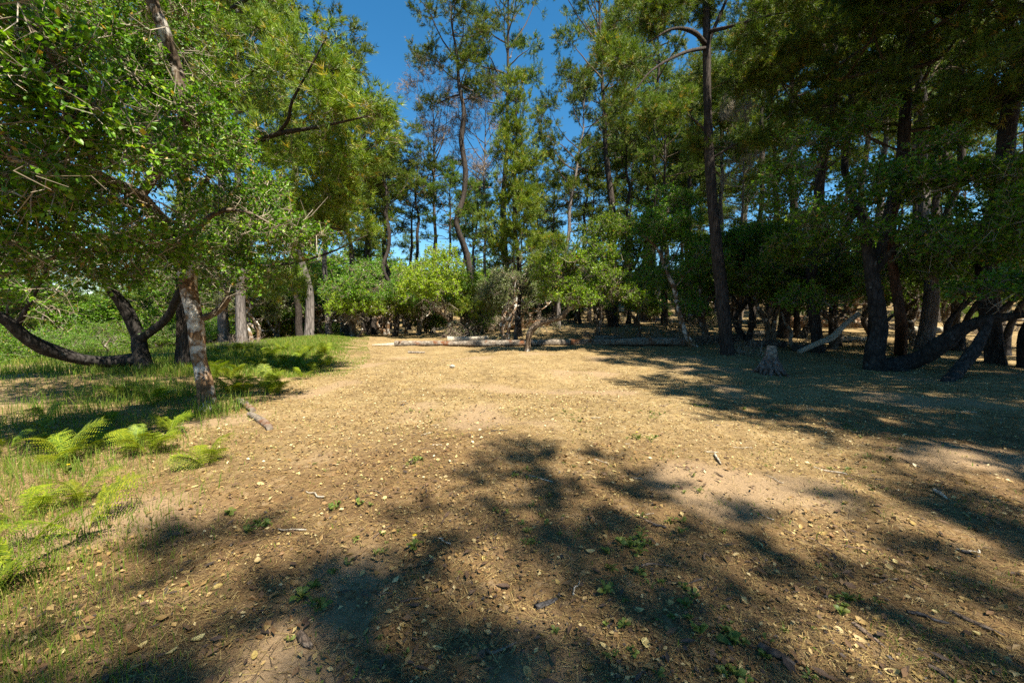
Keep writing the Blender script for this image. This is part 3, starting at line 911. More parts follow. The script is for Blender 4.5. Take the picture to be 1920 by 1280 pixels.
# --- low oak in the middle, beside the long log
b = gp(988, 658); Yc = b[1]
special('oak_tree', b, [(np.vstack([[b[0], b[1], b[2] - .1], path((990, 645, Yc), (993, 625, Yc), (1008, 608, Yc), (1030, 601, Yc), (1052, 594, Yc), (1066, 580, Yc), (1090, 572, Yc), (1115, 568, Yc))]), [.13, .125, .13, .14, .13, .12, .10, .08, .05], 12, .15)],
        [(path((1064, 582, Yc), (1066, 572, Yc), (1052, 560, Yc), (1045, 546, Yc), (1052, 520, Yc)), [.08, .07, .06, .05, .03]),
         (path((1110, 568, Yc), (1140, 550, Yc - .3), (1165, 520, Yc - .3)), [.05, .04, .02]),
         (path((1085, 573, Yc), (1090, 545, Yc + .3), (1100, 500, Yc + .3)), [.05, .04, .02]),
         (path((995, 622, Yc), (1005, 615, Yc - .4), (1020, 612, Yc - .7), (1026, 622, Yc - .9)), [.03, .025, .02, .015], 'twig_dark')],
        [(at(1045, 500, Yc), (1.0, 1.1, .8)), (at(1095, 478, Yc), (1.0, 1.1, .7)), (at(1110, 525, Yc - .4), (1.1, 1.0, .8)), (at(1165, 530, Yc), (.9, 1.0, .6)), (at(1035, 545, Yc), (.6, .8, .4)), (at(1195, 555, Yc), (.5, .6, .4)), (at(1085, 560, Yc - .6), (.9, .7, .3)), (at(1150, 495, Yc + .3), (.7, .8, .5))],
        'low oak with a bent pale trunk growing in front of the long fallen log', seed=37, dens=38, k=7, m=8, size=.075, bark='bark_oak', deadn=260, leaf='oak_leaf_bright')

# --- white stemmed oak at the log's root end
b = gp(1303, 650); Yk = b[1]
special('oak_tree', b, [(np.vstack([[b[0], b[1], b[2] - .1], path((1290, 635, Yk), (1280, 610, Yk), (1272, 580, Yk), (1264, 540, Yk), (1248, 505, Yk), (1235, 470, Yk), (1205, 440, Yk))]), [.15, .15, .14, .12, .11, .09, .07, .04], 12, .4)],
        [(path((1248, 505, Yk), (1270, 470, Yk + .4), (1290, 420, Yk + .8)), [.05, .04, .02]), (path((1264, 540, Yk), (1300, 500, Yk), (1330, 480, Yk - .3)), [.05, .04, .02])],
        [(at(1215, 430, Yk), (1.3, 1.2, .9)), (at(1270, 420, Yk), (1.4, 1.2, .9)), (at(1300, 490, Yk), (1.2, 1.2, 1.0)), (at(1220, 500, Yk + .4), (1.0, 1, .8)), (at(1290, 560, Yk), (1.2, 1, .6)), (at(1240, 380, Yk + 1), (1.5, 1.3, .8))],
        'oak with a white lichened stem at the root end of the long log', seed=47, dens=26, k=7, m=7, size=.08, bark='bark_lichen', deadn=160, leaf='oak_leaf')

# --- tall dark pine with the leaning trunk
b = gp(1366, 664); Yj = b[1]
special('pine_tree', b, [(np.vstack([[b[0], b[1], b[2] - .2], path((1358, 600, Yj), (1345, 480, Yj), (1332, 330, Yj), (1326, 180, Yj), (1325, 60, Yj), (1322, -80, Yj), (1318, -220, Yj))]), [.23, .21, .195, .18, .155, .13, .10, .05], 14, .3)],
        [(path((1325, 85, Yj), (1300, 60, Yj - .5), (1260, 55, Yj - .8), (1215, 80, Yj - 1)), [.09, .07, .05, .02]),
         (path((1325, 90, Yj), (1280, 100, Yj - 1), (1225, 130, Yj - 2), (1190, 170, Yj - 2.4)), [.07, .05, .035, .015]),
         (path((1325, 85, Yj), (1345, 40, Yj), (1370, -20, Yj), (1385, -70, Yj)), [.08, .06, .04, .02]),
         (path((1325, 60, Yj), (1370, 50, Yj - .8), (1440, 30, Yj - 1.5), (1500, 20, Yj - 2)), [.07, .05, .035, .015]),
         (path((1328, 250, Yj), (1295, 220, Yj), (1265, 200, Yj)), [.05, .035, .012]),
         (path((1330, 300, Yj), (1380, 270, Yj - .5), (1420, 250, Yj - 1)), [.05, .035, .012]),
         (path((1324, -40, Yj), (1260, -60, Yj), (1200, -60, Yj)), [.06, .04, .02])],
        [(at(1200, 40, Yj - 1), (1.6, 1.3, .7)), (at(1180, 120, Yj - 2), (1.3, 1.2, .7)), (at(1255, 10, Yj), (1.5, 1.4, .8)), (at(1400, 20, Yj), (1.7, 1.5, .9)), (at(1460, 60, Yj - 1.5), (1.6, 1.4, .8)), (at(1420, 140, Yj - .5), (1.5, 1.3, .8)),
         (at(1255, 220, Yj), (1.0, .9, .6)), (at(1330, -90, Yj), (2.5, 2, 1.2)), (at(1420, 260, Yj - .5), (1.3, 1.1, .6)), (at(1300, 280, Yj + .5), (.9, .9, .6)), (at(1190, -60, Yj), (1.5, 1.3, .7)), (at(1500, 0, Yj - 2), (1.3, 1.2, .7))],
        'tall dark trunked pine leaning slightly, standing right of the white stemmed oak', kind='pine', seed=57, dens=11, leaf='needle', bark='bark_pine', twigmat='twig_dark', k=6, tuft=4, nper=10, nlen=.2, nw=.011, tw=(.2, .45), sag=.08, deadn=240, up=.35, tubek=3)

# --- the forked dark oak on the right
b = gp(1665, 692); Yr = b[1]
rt = [b[0], b[1], b[2] - .15]
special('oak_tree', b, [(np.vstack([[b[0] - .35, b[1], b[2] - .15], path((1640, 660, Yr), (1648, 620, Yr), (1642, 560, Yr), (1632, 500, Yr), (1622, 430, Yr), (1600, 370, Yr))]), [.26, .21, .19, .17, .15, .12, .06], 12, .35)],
        [(np.vstack([[b[0] - .2, b[1], b[2] + .02], path((1690, 682, Yr - .1), (1730, 668, Yr - .4), (1765, 645, Yr - .7), (1800, 618, Yr - .9), (1850, 600, Yr - 1.1), (1920, 590, Yr - 1.4))]), [.26, .24, .22, .2, .18, .13, .08]),
         (np.vstack([[b[0] - .1, b[1] - .1, b[2] + .08], path((1690, 695, Yr - .4), (1715, 703, Yr - .7), (1735, 712, Yr - 1.0))]), [.2, .13, .09, .03]),
         (np.vstack([gp(1775, 714) - [0, 0, .1], path((1800, 690, 9.6), (1828, 655, 9.7), (1845, 625, 9.8), (1860, 590, 9.8))]), [.13, .12, .12, .1, .06]),
         (np.vstack([gp(1688, 662) - [0, 0, .1], path((1690, 610, 12.6), (1680, 540, 12.6), (1672, 470, 12.6), (1680, 380, 12.6))]), [.16, .14, .13, .11, .06], 'bark_red'),
         (path((1648, 615, Yr), (1668, 596, Yr), (1675, 590, Yr - .1)), [.06, .05, .03]),
         (path((1635, 520, Yr), (1700, 440, Yr - .5), (1780, 400, Yr - 1)), [.07, .05, .02])],
        [(at(1520, 350, Yr + 1.5), (1.6, 1.5, 1.1)), (at(1600, 410, Yr), (1.6, 1.5, .8)), (at(1720, 340, Yr), (1.8, 1.6, 1.0)), (at(1840, 300, Yr - 1), (1.7, 1.5, 1.0)), (at(1780, 450, Yr - 1), (1.5, 1.4, .6)),
         (at(1880, 540, Yr - 2.2), (1.1, 1.0, .35)), (at(1700, 500, Yr + .5), (1.3, 1.2, .5)), (at(1480, 480, Yr + 2.5), (1.5, 1.4, .8)), (at(1900, 430, Yr - 2), (1.2, 1.2, .8)), (at(1500, 560, Yr + 3), (1.3, 1.2, .4)), (at(1560, 240, Yr + 1.5), (1.4, 1.3, .8)), (at(1960, 530, Yr - 2.5), (1.2, 1.2, .6)), (at(1620, 520, Yr + 2), (1.3, 1.2, .5))],
        'dark oak forking at the ground, one thick arm slanting away from its upright stem', seed=67, dens=20, k=6, m=7, size=.085, bark='bark_shaded_oak', deadn=300, leaf='oak_leaf', twigmat='twig')

# ------------------------------------------------------------------ placed copies: pines
R_ = random.Random(3)
def H_for(pytop, Y, x):
    return (590 - pytop) / FPX * Y + CAM_H - gz(x, Y)
def pine_at(key, px, Y, pytop, label, group=None, wide=1.0, tilt=(0, 0), rz=None):
    x, y = pxy(px, Y)
    base = {'tall_a': 24.7, 'tall_b': 24.7, 'mid_a': 15.6, 'mid_b': 15.6, 'bushy': 15.6, 'dead': 17.7}[key]
    s = H_for(pytop, Y, x) / base
    return plant(key, (x, y), R_.uniform(0, 6.28) if rz is None else rz, (s * wide, s * wide, s), label, 'tree', group, tilt)

pine_at('tall_b', 890, 32, 10, 'tall thin pine with a twisted bare trunk and small tufted crown against sky', wide=1.1, tilt=(0, .02))
pine_at('tall_a', 948, 37, -60, 'tallest pine of the wood, sparse crown rising beside the twisted thin pine', wide=.72)
pine_at('dead', 812, 36, 180, 'dead pine with a grey brown dome of bare twigs left of the tall pines')
pine_at('dead', 915, 38, 185, 'slim dead pine with bare brown twigs between the two tall pines', wide=.75)
pine_at('bushy', 970, 25, 152, 'young bushy pine with upright bright green shoots in front of the tall pines', wide=.85)
pine_at('mid_b', 1045, 30, 150, 'pine with a rounded crown crowding the bushy young pine', wide=.8, tilt=(0, .06))
pine_at('tall_a', 1150, 31, -70, 'tall pine with a wavy trunk and clumped crown above the low oak', wide=.85, tilt=(0, -.05))
pine_at('tall_b', 1215, 36, -10, 'slender tall pine in the sunny wood right of the wavy trunk pine', wide=.8)
for i, (px, Y, pt, k) in enumerate(((700, 31, 235, 'tall_a'), (745, 29, 230, 'tall_b'), (655, 28, 215, 'tall_a'), (785, 34, 300, 'tall_b'), (615, 27, 270, 'mid_b'), (845, 33, 330, 'tall_a'), (680, 38, 330, 'tall_b'), (730, 42, 350, 'tall_a'), (765, 40, 345, 'tall_b'), (885, 42, 360, 'mid_b'), (560, 26, 240, 'tall_a'), (712, 36, 290, 'tall_b'), (690, 30, 300, 'mid_a'))):
    pine_at(k, px, Y, pt, 'medium pine in the sunlit row beyond the grassy bank and dirt path', 'pines beyond the path', wide=1.15)
for i, (px, Y, pt, k) in enumerate(((1010, 36, 300, 'tall_a'), (1085, 34, 290, 'tall_b'), (1105, 40, 330, 'tall_a'), (1180, 33, 230, 'tall_b'), (1245, 31, 200, 'tall_a'), (1285, 36, 150, 'tall_b'), (1035, 44, 330, 'tall_a'), (1205, 40, 260, 'tall_a'), (1230, 44, 300, 'mid_b'))):
    pine_at(k, px, Y, pt, 'pine in the close stand behind the low oak and the long log', 'pines behind the long log', wide=1.1)
pine_at('dead', 1388, 24, 170, 'grey dead snag behind the tall leaning dark pine', wide=.55)
for i, (px, Y, pt, k) in enumerate(((1470, 24, -60, 'tall_a'), (1560, 21, -140, 'tall_b'), (1410, 30, 0, 'tall_b'), (1520, 32, 40, 'tall_a'), (1700, 27, -40, 'tall_a'), (1790, 22, -120, 'tall_b'), (1625, 30, 20, 'mid_b'), (1440, 36, 120, 'mid_a'), (1345, 38, 130, 'mid_b'), (1870, 24, -80, 'tall_a'), (1590, 38, 60, 'tall_b'), (1750, 36, 60, 'mid_a'))):
    pine_at(k, px, Y, pt, 'shaded pine standing in the dark wood beyond the forked oak', 'pines of the dark wood', wide=.95)
for px, Y, pt, k, lab in ((1640, 16, -190, 'mid_a', 'pine with dark boughs rising right behind the forked oak upright stem'), (1860, 13, -420, 'mid_a', 'thick pine behind the slanting arm of the forked oak'), (1960, 12, -400, 'mid_b', 'pine with overhanging boughs at the shady end of the clearing'), (1740, 18, -220, 'mid_b', 'grey barked pine between the forked oak and the pale log piece'),
                          (2060, 10, -600, 'mid_a', 'tall shady pine beside the clearing whose boughs hang over the forked oak'), (1530, 17.5, -120, 'mid_a', 'pine with spreading boughs standing beside the propped pale branch')):
    pine_at(k, px, Y, pt, lab, None, wide=1.05)
# lone trunks beyond the bank
for px, Y, lab in ((453, 20.5, 'thick grey barked pine trunk right behind the crest of the grassy bank'), (582, 26, 'grey barked pine behind the far end of the grassy bank near small oaks'), (420, 25, 'grey barked pine half hidden behind the lichen spotted oak cut limb')):
    pine_at('mid_b', px, Y, -20, lab)
# the wood goes on
n_ = 0
rr = np.random.default_rng(77)
while n_ < 52:
    Y = rr.uniform(40, 85); px = rr.uniform(330, 2100)
    top = rr.uniform(370, 460) if px < 1150 else rr.uniform(90, 350)
    if 700 < px < 960 and rr.random() < .6: continue
    pine_at(rr.choice(['mid_a', 'mid_b', 'tall_a', 'tall_b']), px, Y, top, 'distant pine deep in the wood behind the nearer trunks', 'distant pines of the wood')
    n_ += 1
# pines and oaks beside and behind the viewer that throw the shade on the clearing
for (x, y, k, s) in ((6.2, -5.6, 'mid_a', .9), (13.0, 5.6, 'mid_a', 1.0), (10.7, 1.0, 'mid_b', .8), (13.2, -9.5, 'tall_b', .6), (10.4, -6.4, 'mid_b', .95), (13.0, 1.0, 'mid_a', 1.0), (14.5, 5.0, 'mid_b', 1.0), (11.6, 2.8, 'mid_a', .9), (18, 9, 'tall_a', .7), (20, 3, 'mid_a', 1.1), (19.5, 13, 'tall_a', .72), (-7, -9, 'mid_b', 1.), (24, 16, 'tall_b', .8), (17, -3, 'mid_b', 1.1), (13.6, 7.4, 'mid_a', 1.1), (17.5, 6.2, 'mid_a', 1.1), (17.2, 11.2, 'mid_b', 1.15), (21, 10, 'mid_a', 1.2)):
    plant(k, (x, y), R_.uniform(0, 6), s, 'pine at the shady edge of the clearing casting shade over it', 'tree', 'pines casting shade on the clearing')

# ------------------------------------------------------------------ placed copies: oaks and shrubs
def oak_at(key, px, Y, pytop, label, group=None, wide=1.0, rz=None, tilt=(0, 0)):
    x, y = pxy(px, Y)
    base = {'oak_a': 4.6, 'oak_b': 5.2, 'oak_c': 4.2, 'oak_d': 7.5, 'shrub': 1.8}[key]
    s = max(.3, H_for(pytop, Y, x) / base)
    return plant(key, (x, y), R_.uniform(0, 6.28) if rz is None else rz, (s * wide, s * wide, s), label, 'shrub' if key == 'shrub' else 'tree', group, tilt)
T['oak_y'] = None
oak_at('oak_a', 610, 29, 500, 'understorey oak with dense leaves behind the grassy bank', 'oaks behind the grassy bank')
o = oak_at('oak_a', 828, 26.5, 462, 'small rounded oak with bright yellow green leaves behind the log', rz=2.0, wide=.95)
for ch in o.children:
    if ch.name.startswith('crown'):
        ch.data = ch.data.copy(); ch.data.materials[0] = M['oak_leaf_pale']
for px, Y, s, lab in ((735, 29, .85, 'small bright oak where the dirt path enters the wood'), (880, 27.5, .8, 'small yellow green oak between the slim grey green oak and the rounded one'), (1195, 25, .9, 'small bright oak behind the tips of the low bent oak'), (668, 26, .9, 'small bright oak at the end of the grassy bank')):
    x_, y_ = pxy(px, Y); copy_tree(o, (x_, y_, gz(x_, y_)), px * .37, s * .9, lab, 'tree')
oak_at('oak_c', 945, 23, 470, 'slim grey green oak with several pale stems behind the log', rz=.5, wide=.8)
oak_at('oak_d', 1150, 30, 385, 'dark leafy oak rising behind the low bent oak')
for px, Y, pt, k in ((520, 27, 520, 'oak_b'), (665, 27, 480, 'oak_b'), (720, 32, 500, 'oak_c'), (760, 34, 520, 'oak_a'), (480, 24, 500, 'oak_c'), (560, 32, 470, 'oak_d'), (640, 36, 500, 'oak_b')):
    oak_at(k, px, Y, pt, 'understorey oak with dense leaves behind the grassy bank', 'oaks behind the grassy bank')
oak_at('oak_b', 1118, 24, 475, 'round green oak right behind the crown of the low bent oak', wide=.8)
oak_at('oak_b', 785, 29.5, 490, 'round green oak beside the small yellow green one at the dirt path', wide=.9)
for px, Y, pt, k in ((880, 32, 500, 'oak_b'), (980, 30, 490, 'oak_c'), (1075, 36, 480, 'oak_b'), (1190, 30, 450, 'oak_b'), (900, 38, 520, 'oak_a'), (1120, 32, 520, 'oak_c'), (1010, 40, 500, 'oak_d')):
    oak_at(k, px, Y, pt, 'understorey oak under the pines beyond the long log', 'oaks beyond the long log')
for px, Y, pt, k in ((1330, 24, 420, 'oak_b'), (1400, 22, 400, 'oak_d'), (1450, 20, 430, 'oak_b'), (1500, 24, 380, 'oak_d'), (1560, 19, 440, 'oak_a'), (1640, 24, 420, 'oak_d'), (1720, 20, 430, 'oak_b'), (1800, 17, 400, 'oak_d'), (1880, 16, 380, 'oak_d'), (1380, 30, 440, 'oak_b'), (1600, 30, 460, 'oak_c'), (1850, 22, 430, 'oak_b'), (1700, 32, 470, 'oak_c'), (1930, 12, 300, 'oak_d'), (1780, 28, 470, 'oak_b'), (1960, 18, 430, 'oak_b'), (1480, 32, 470, 'oak_c')):
    oak_at(k, px, Y, pt, 'dark understorey oak in the shade of the dark wood', 'oaks of the dark wood')
# low ground on the far left
for px, Y, pt in ((20, 22, 600), (90, 26, 605), (170, 24, 595), (250, 28, 600), (330, 30, 590), (60, 34, 590), (210, 36, 592), (-40, 26, 590), (130, 20, 640), (300, 22, 610), (390, 26, 570)):
    x, y = pxy(px, Y)
    plant('oak_b' if R_.random() < .5 else 'oak_a', (x, y), R_.uniform(0, 6), max(.35, H_for(pt, Y, x) / 5), 'low oak in the hollow below the fern bank', 'tree', 'oaks in the hollow')
for px, Y, pt in ((110, 44, 548), (165, 42, 540), (215, 46, 545), (60, 46, 556), (255, 44, 540), (140, 60, 540), (190, 62, 538), (10, 44, 566), (-50, 40, 560), (310, 42, 540)):
    oak_at('oak_d', px, Y, pt, 'tall rounded oak on the low ground framed by the sagging limb', 'oaks on the low ground', wide=1.3)
for px, Y, pt in ((-30, 34, 470), (15, 38, 490), (62, 36, 480), (45, 50, 500), (105, 40, 500), (-80, 30, 450), (300, 40, 480)):
    pine_at('mid_b', px, Y, pt, 'pine standing on the low ground left of the sprawling dark oak', 'pines on the low ground', wide=1.2)
rr = np.random.default_rng(91)
for i in range(60):
    Y = rr.uniform(40, 75); px = rr.uniform(380, 2000)
    oak_at(rr.choice(['oak_a', 'oak_b', 'oak_c', 'oak_d']), px, Y, rr.uniform(470, 540), 'distant oak filling the gaps between pine trunks', 'distant oaks of the wood', wide=1.5)
for i in range(70):
    Y = rr.uniform(75, 125); px = rr.uniform(280, 2050)
    oak_at(rr.choice(['oak_b', 'oak_d']), px, Y, rr.uniform(500, 545), 'far tree closing the view at the back of the wood', 'far trees at the back of the wood', wide=1.8)
for i in range(46):
    Y = rr.uniform(40, 90); px = rr.uniform(-150, 430)
    oak_at(rr.choice(['oak_b', 'oak_d']), px, Y, rr.uniform(535, 590), 'far tree low in the hollow beyond the sagging limb', 'far trees in the hollow', wide=1.5)
rr = np.random.default_rng(92)
for i in range(30):
    Y = rr.uniform(28, 46); px = rr.uniform(420, 1950)
    if (700 < px < 880 and Y < 31) or (1430 < px < 1790 and Y < 29): continue
    x, y = pxy(px, Y)
    plant('shrub', (x, y), rr.uniform(0, 6.28), float(rr.uniform(.6, 1.3)), 'low leafy shrub under the trees at the back of the clearing', 'shrub', 'shrubs under the trees')
br = [brush_template(301, 26, 1.0, 1.4), brush_template(302, 18, .7, 1.0), brush_template(303, 30, 1.3, 1.6, 'oak_leaf_grey')]
rr = np.random.default_rng(93)
spots = [(1390, 16.2, 1, 1.0), (1410, 15.2, 1, .8), (1155, 23.5, 0, .9), (1215, 24, 0, 1.), (1260, 22.8, 1, 1.2), (1100, 25, 0, .8), (950, 22.2, 2, .55), (920, 22.5, 2, .5), (980, 22.8, 1, .5), (1320, 21, 0, 1.), (1040, 22, 2, .4), (880, 23, 1, .5), (1500, 21, 0, .8), (1560, 22, 1, 1), (1750, 19, 0, 1.), (1850, 17, 0, 1.1), (1620, 20, 1, .9), (1420, 19, 0, .9), (440, 18, 1, .9), (410, 16.5, 0, .6), (470, 19, 1, .9)]
for i in range(46):
    spots.append((rr.uniform(860, 1900), rr.uniform(25, 38), int(rr.integers(0, 3)), float(rr.uniform(.7, 1.4))))
for px, Y, k, s in spots:
    if 1440 < px < 1780 and 23.5 < Y < 29: continue
    x, y = pxy(px, Y)
    o = link('brushwood', br[k]); o.location = (x, y, gz(x, y)); o.rotation_euler = (0, 0, rr.uniform(0, 6.28)); o.scale = (s,) * 3
    tag(o, 'tangle of bare grey dead branches low under the trees', 'brushwood', 'bare brushwood under the trees')

# ------------------------------------------------------------------ logs, stump, sticks
def log_obj(name, pts, radii, mat, label, k=14, per=6, rough=.05, seed=1, cat='log', knots=0, group=None, endmat=None):
    rng = np.random.default_rng(seed)
    pts = np.asarray(pts, float); base = pts.mean(0); base[2] = pts[:, 2].min() - max(radii) * .8
    root = empty(name, base); tag(root, label, cat, group)
    c = Chunks()
    P, R = stem(c, pts - base, radii, k=k, per=per, rough=rough, rng=rng)
    link('stem', c.mesh(name, [mat], smooth=(0,)), root)
    for q in range(knots):
        i = rng.integers(1, len(P) - 1); d = norm(np.array([rng.normal(0, .4), -rng.uniform(.2, 1), rng.uniform(-.2, 1)]))
        kc = Chunks(); L = R[i] * rng.uniform(1.25, 1.9)
        stem(kc, [P[i] + d * R[i] * .6, P[i] + d * L * .8, P[i] + d * L + rng.normal(0, .02, 3)], [R[i] * .3, R[i] * .22, R[i] * .1], k=7, per=2, rough=.1, rng=rng)
        link('branch_stub', kc.mesh('branch_stub', [mat], smooth=(0,)), root)
    return root

def gpts(*q, lift=0.):
    out = []
    for px, Y in q:
        x, y = pxy(px, Y); out.append([x, y, gz(x, y) + lift])
    return np.array(out)

L = gpts((740, 20.3), (830, 20.4), (930, 20.3), (1050, 20.6), (1170, 20.4), (1250, 20.2), (1292, 20.0))
L[:, 2] = np.linspace(L[0, 2], L[-1, 2], 7) + np.array([.13, .12, .13, .15, .2, .24, .22])
log_obj('fallen_log', L, [.16, .17, .165, .17, .19, .22, .25], 'log_grey', 'long weathered grey pine log lying straight across the back of the clearing', k=18, per=10, rough=.10, seed=2, knots=9)
log_obj('fallen_log', gpts((838, 22.2), (880, 22.5), (915, 22.8), lift=.2), [.18, .17, .16], 'wood_pale', 'short bleached log lying just behind the long grey log', seed=3, knots=1)
log_obj('split_plank', gpts((697, 20.8), (730, 21.2), (762, 21.6), lift=.06), [.03, .1, .12], 'wood_pale', 'pale split timber beside the end of the long grey log', seed=4, cat='timber')
log_obj('fallen_branch', gpts((764, 17.0), (780, 17.1), (796, 17.3), lift=.04), [.06, .055, .03], 'log_grey', 'short grey branch lying in front of the long log end', seed=5, cat='branch')
log_obj('fallen_log', gpts((1475, 27.5), (1540, 26.9), (1600, 26.3), (1660, 25.8), lift=.62), [.36, .36, .34, .3], 'log_red', 'thick reddish log with its bark stripped, lying sunlit in the dark wood', seed=6, knots=3, k=18, per=8)
log_obj('fallen_log', gpts((1690, 27), (1730, 26.5), (1770, 26), lift=.3), [.24, .24, .2], 'wood_pale', 'pale log piece lying behind the forked oak', seed=7)
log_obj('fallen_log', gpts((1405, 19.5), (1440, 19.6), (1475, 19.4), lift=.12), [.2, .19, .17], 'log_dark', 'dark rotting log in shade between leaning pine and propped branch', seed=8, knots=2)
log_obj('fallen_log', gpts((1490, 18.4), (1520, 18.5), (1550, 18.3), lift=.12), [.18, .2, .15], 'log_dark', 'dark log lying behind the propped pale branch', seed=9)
log_obj('fallen_log', gpts((935, 30), (980, 30.5), (1030, 31), lift=.3), [.3, .3, .26], 'log_red', 'reddish log lying in the wood behind the slim grey green oak', seed=10)
log_obj('fallen_log', gpts((860, 31), (890, 31), (935, 31.5), lift=.2), [.2, .2, .16], 'log_grey', 'grey log lying under the pines behind the yellow green oak', seed=12)
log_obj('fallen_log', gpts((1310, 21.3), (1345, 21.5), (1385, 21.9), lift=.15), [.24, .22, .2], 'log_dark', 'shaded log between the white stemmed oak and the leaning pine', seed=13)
log_obj('fallen_log', gpts((1545, 21.5), (1590, 22.0), (1640, 22.3), lift=.14), [.13, .13, .1], 'wood_pale', 'thin bleached log behind the propped pale branch', seed=31, knots=2)
log_obj('fallen_log', gpts((1395, 25), (1440, 24.6), (1490, 24.0), lift=.25), [.16, .16, .12], 'wood_pale', 'bleached log lying between brushwood behind the leaning dark pine', seed=32, knots=1)
log_obj('fallen_branch', gpts((1730, 17.5), (1765, 17.2), (1800, 17.4), lift=.07), [.07, .06, .03], 'log_grey', 'grey branch on the ground behind the slanting oak arm', seed=33, cat='branch')
log_obj('fallen_log', gpts((1115, 23.6), (1140, 23.5), (1165, 23.4), lift=.1), [.12, .14, .16], 'log_grey', 'low curved log end on the ground behind the low bent oak', seed=14)
Yq = 15.4
q0 = gp(1497, 662)
log_obj('propped_branch', np.vstack([q0 + [0, 0, .05], path((1530, 645, q0[1]), (1560, 632, q0[1]), (1580, 612, q0[1] + .2), (1610, 588, q0[1] + .4))]), [.10, .11, .13, .10, .09], 'wood_pale', 'bleached broken branch propped slanting up from the ground near the stump', seed=15, knots=2, cat='branch')
for i, (pp, lab) in enumerate(((((1492, 657), (1482, 640), (1484, 622), (1472, 605), (1466, 585)), 'crooked pale dead stem standing at the foot of the propped branch'), (((1300, 600), (1290, 596), (1285, 590)), None), (((968, 640), (966, 625), (969, 612)), 'short dark broken stub standing behind the long log'))):
    if lab is None: continue
    q0 = gp(*pp[0])
    pts = np.vstack([q0 - [0, 0, .1], path(*[(a, b_, q0[1]) for a, b_ in pp[1:]])])
    log_obj('dead_stem', pts, [.08, .075, .06, .045] if i == 0 else [.16, .13, .08], 'log_grey' if i == 0 else 'log_dark', lab, seed=20 + i, cat='dead tree', k=10)

def make_stump():
    rng = np.random.default_rng(41)
    b = gp(1443, 700)
    root = empty('tree_stump', b); tag(root, 'weathered grey stump with flared splintery roots at the shade edge', 'stump')
    c = Chunks()
    stem(c, [(0, 0, -.1), (-.02, .0, .2), (.0, 0, .42), (.02, .0, .62)], [.30, .24, .16, .13], k=18, per=5, rough=.14, rng=rng)
    link('core', c.mesh('core', ['stump'], smooth=()), root)
    c = Chunks()
    stem(c, [(-.02, -.02, .40), (.0, -.02, .6), (.02, 0, .80)], [.13, .135, .115], k=14, per=4, rough=.1, rng=rng)
    link('cut_top', c.mesh('cut_top', ['log_grey'], smooth=()), root)
    for i in range(15):
        a = i / 15 * 6.283 + rng.normal(0, .12)
        L = rng.uniform(.34, .62); h = rng.uniform(.3, .58)
        d = np.array([math.cos(a), math.sin(a), 0])
        c = Chunks()
        stem(c, [d * .12 + [0, 0, h], d * .2 + [0, 0, h * .6], d * .32 + [0, 0, h * .25], d * L + [0, 0, -.04]], [.035, .06, .055, .02], k=7, per=4, rough=.14, rng=rng)
        link('root', c.mesh('root', ['stump'], smooth=()), root)
make_stump()

# rotten branch pieces by the oak
for i, (a, bb, r, lab) in enumerate((((446, 752), (474, 772), .05, 'upper piece of crumbling bark covered branch by the lichen spotted oak'), ((468, 779), (507, 806), .06, 'lower piece of crumbling bark covered branch by the lichen spotted oak'))):
    A, B = gp(*a), gp(*bb)
    log_obj('rotten_branch', np.vstack([A, A * .6 + B * .4 + [0.02, 0, 0], B]) + [0, 0, r * .55], [r * .7, r, r * .75], 'log_grey', lab, seed=50 + i, cat='branch', rough=.16, k=11, per=6)

def stick(px0, py0, px1, py1, r, mat, label, seed, bend=.06, flat=1.0, name='stick', cat='stick', group=None):
    A, B = gp(px0, py0), gp(px1, py1)
    rng = np.random.default_rng(seed)
    base = (A + B) / 2; L_ = np.linalg.norm(B - A)
    c = Chunks()
    m1 = (A * 2 + B) / 3 + rng.normal(0, bend, 3) * L_ * [1, 1, 0]; m2 = (A + 2 * B) / 3 + rng.normal(0, bend, 3) * L_ * [1, 1, 0]
    P = np.vstack([A, m1, m2, B]); P[:, 2] = ground_z(P[:, 0], P[:, 1])
    base[2] = gz(base[0], base[1])
    stem(c, P - base + [0, 0, r * flat * .8 + .004], [r * .8, r, r * .9, r * .5], k=7, per=4, rough=.12, rng=rng)
    me = c.mesh(name, [mat], smooth=(0,))
    o = link(name, me); o.location = base
    if flat < 1:
        co = np.zeros(len(me.vertices) * 3); me.vertices.foreach_get('co', co); co = co.reshape(-1, 3)
        zc = co[:, 2].mean(); co[:, 2] = (co[:, 2] - zc) * flat + zc; me.vertices.foreach_set('co', co.ravel())
    tag(o, label, cat, group)
    return o
stick(562, 1192, 586, 1218, .015, 'stick', 'stubby pale brown chunk of wood among dry leaves', 60, .02, name='wood_chunk', cat='wood')
stick(1004, 1140, 1044, 1126, .020, 'charcoal', 'flat charcoal grey bark slab among weeds', 61, .03, .5, 'bark_piece', 'bark')
stick(912, 1220, 968, 1208, .010, 'stick', 'curved brown stick arching beside brown leaves', 62, .16)
stick(1190, 1070, 1262, 1064, .007, 'stick', 'thin straight grey stick lying on the sandy soil', 63)
stick(1780, 1148, 1884, 1196, .012, 'stick', 'long straight brown stick lying in the dappled shade', 64, .02)
stick(1752, 922, 1776, 938, .018, 'wood_pale', 'bleached grey splintered wood block on the open ground', 65, .02, name='wood_chunk', cat='wood')
stick(1800, 1032, 1836, 1046, .022, 'charcoal', 'flat dark slab of bark near the bleached wood block', 66, .02, .35, 'bark_piece', 'bark')
stick(1424, 1214, 1490, 1250, .024, 'log_dark', 'curled dark bark strip half buried in pine needles', 67, .06, .6, 'bark_piece', 'bark')
stick(1740, 1250, 1790, 1280, .016, 'stick', 'reddish brown bark strip beside a long straight stick', 68, .03, .5, 'bark_piece', 'bark')
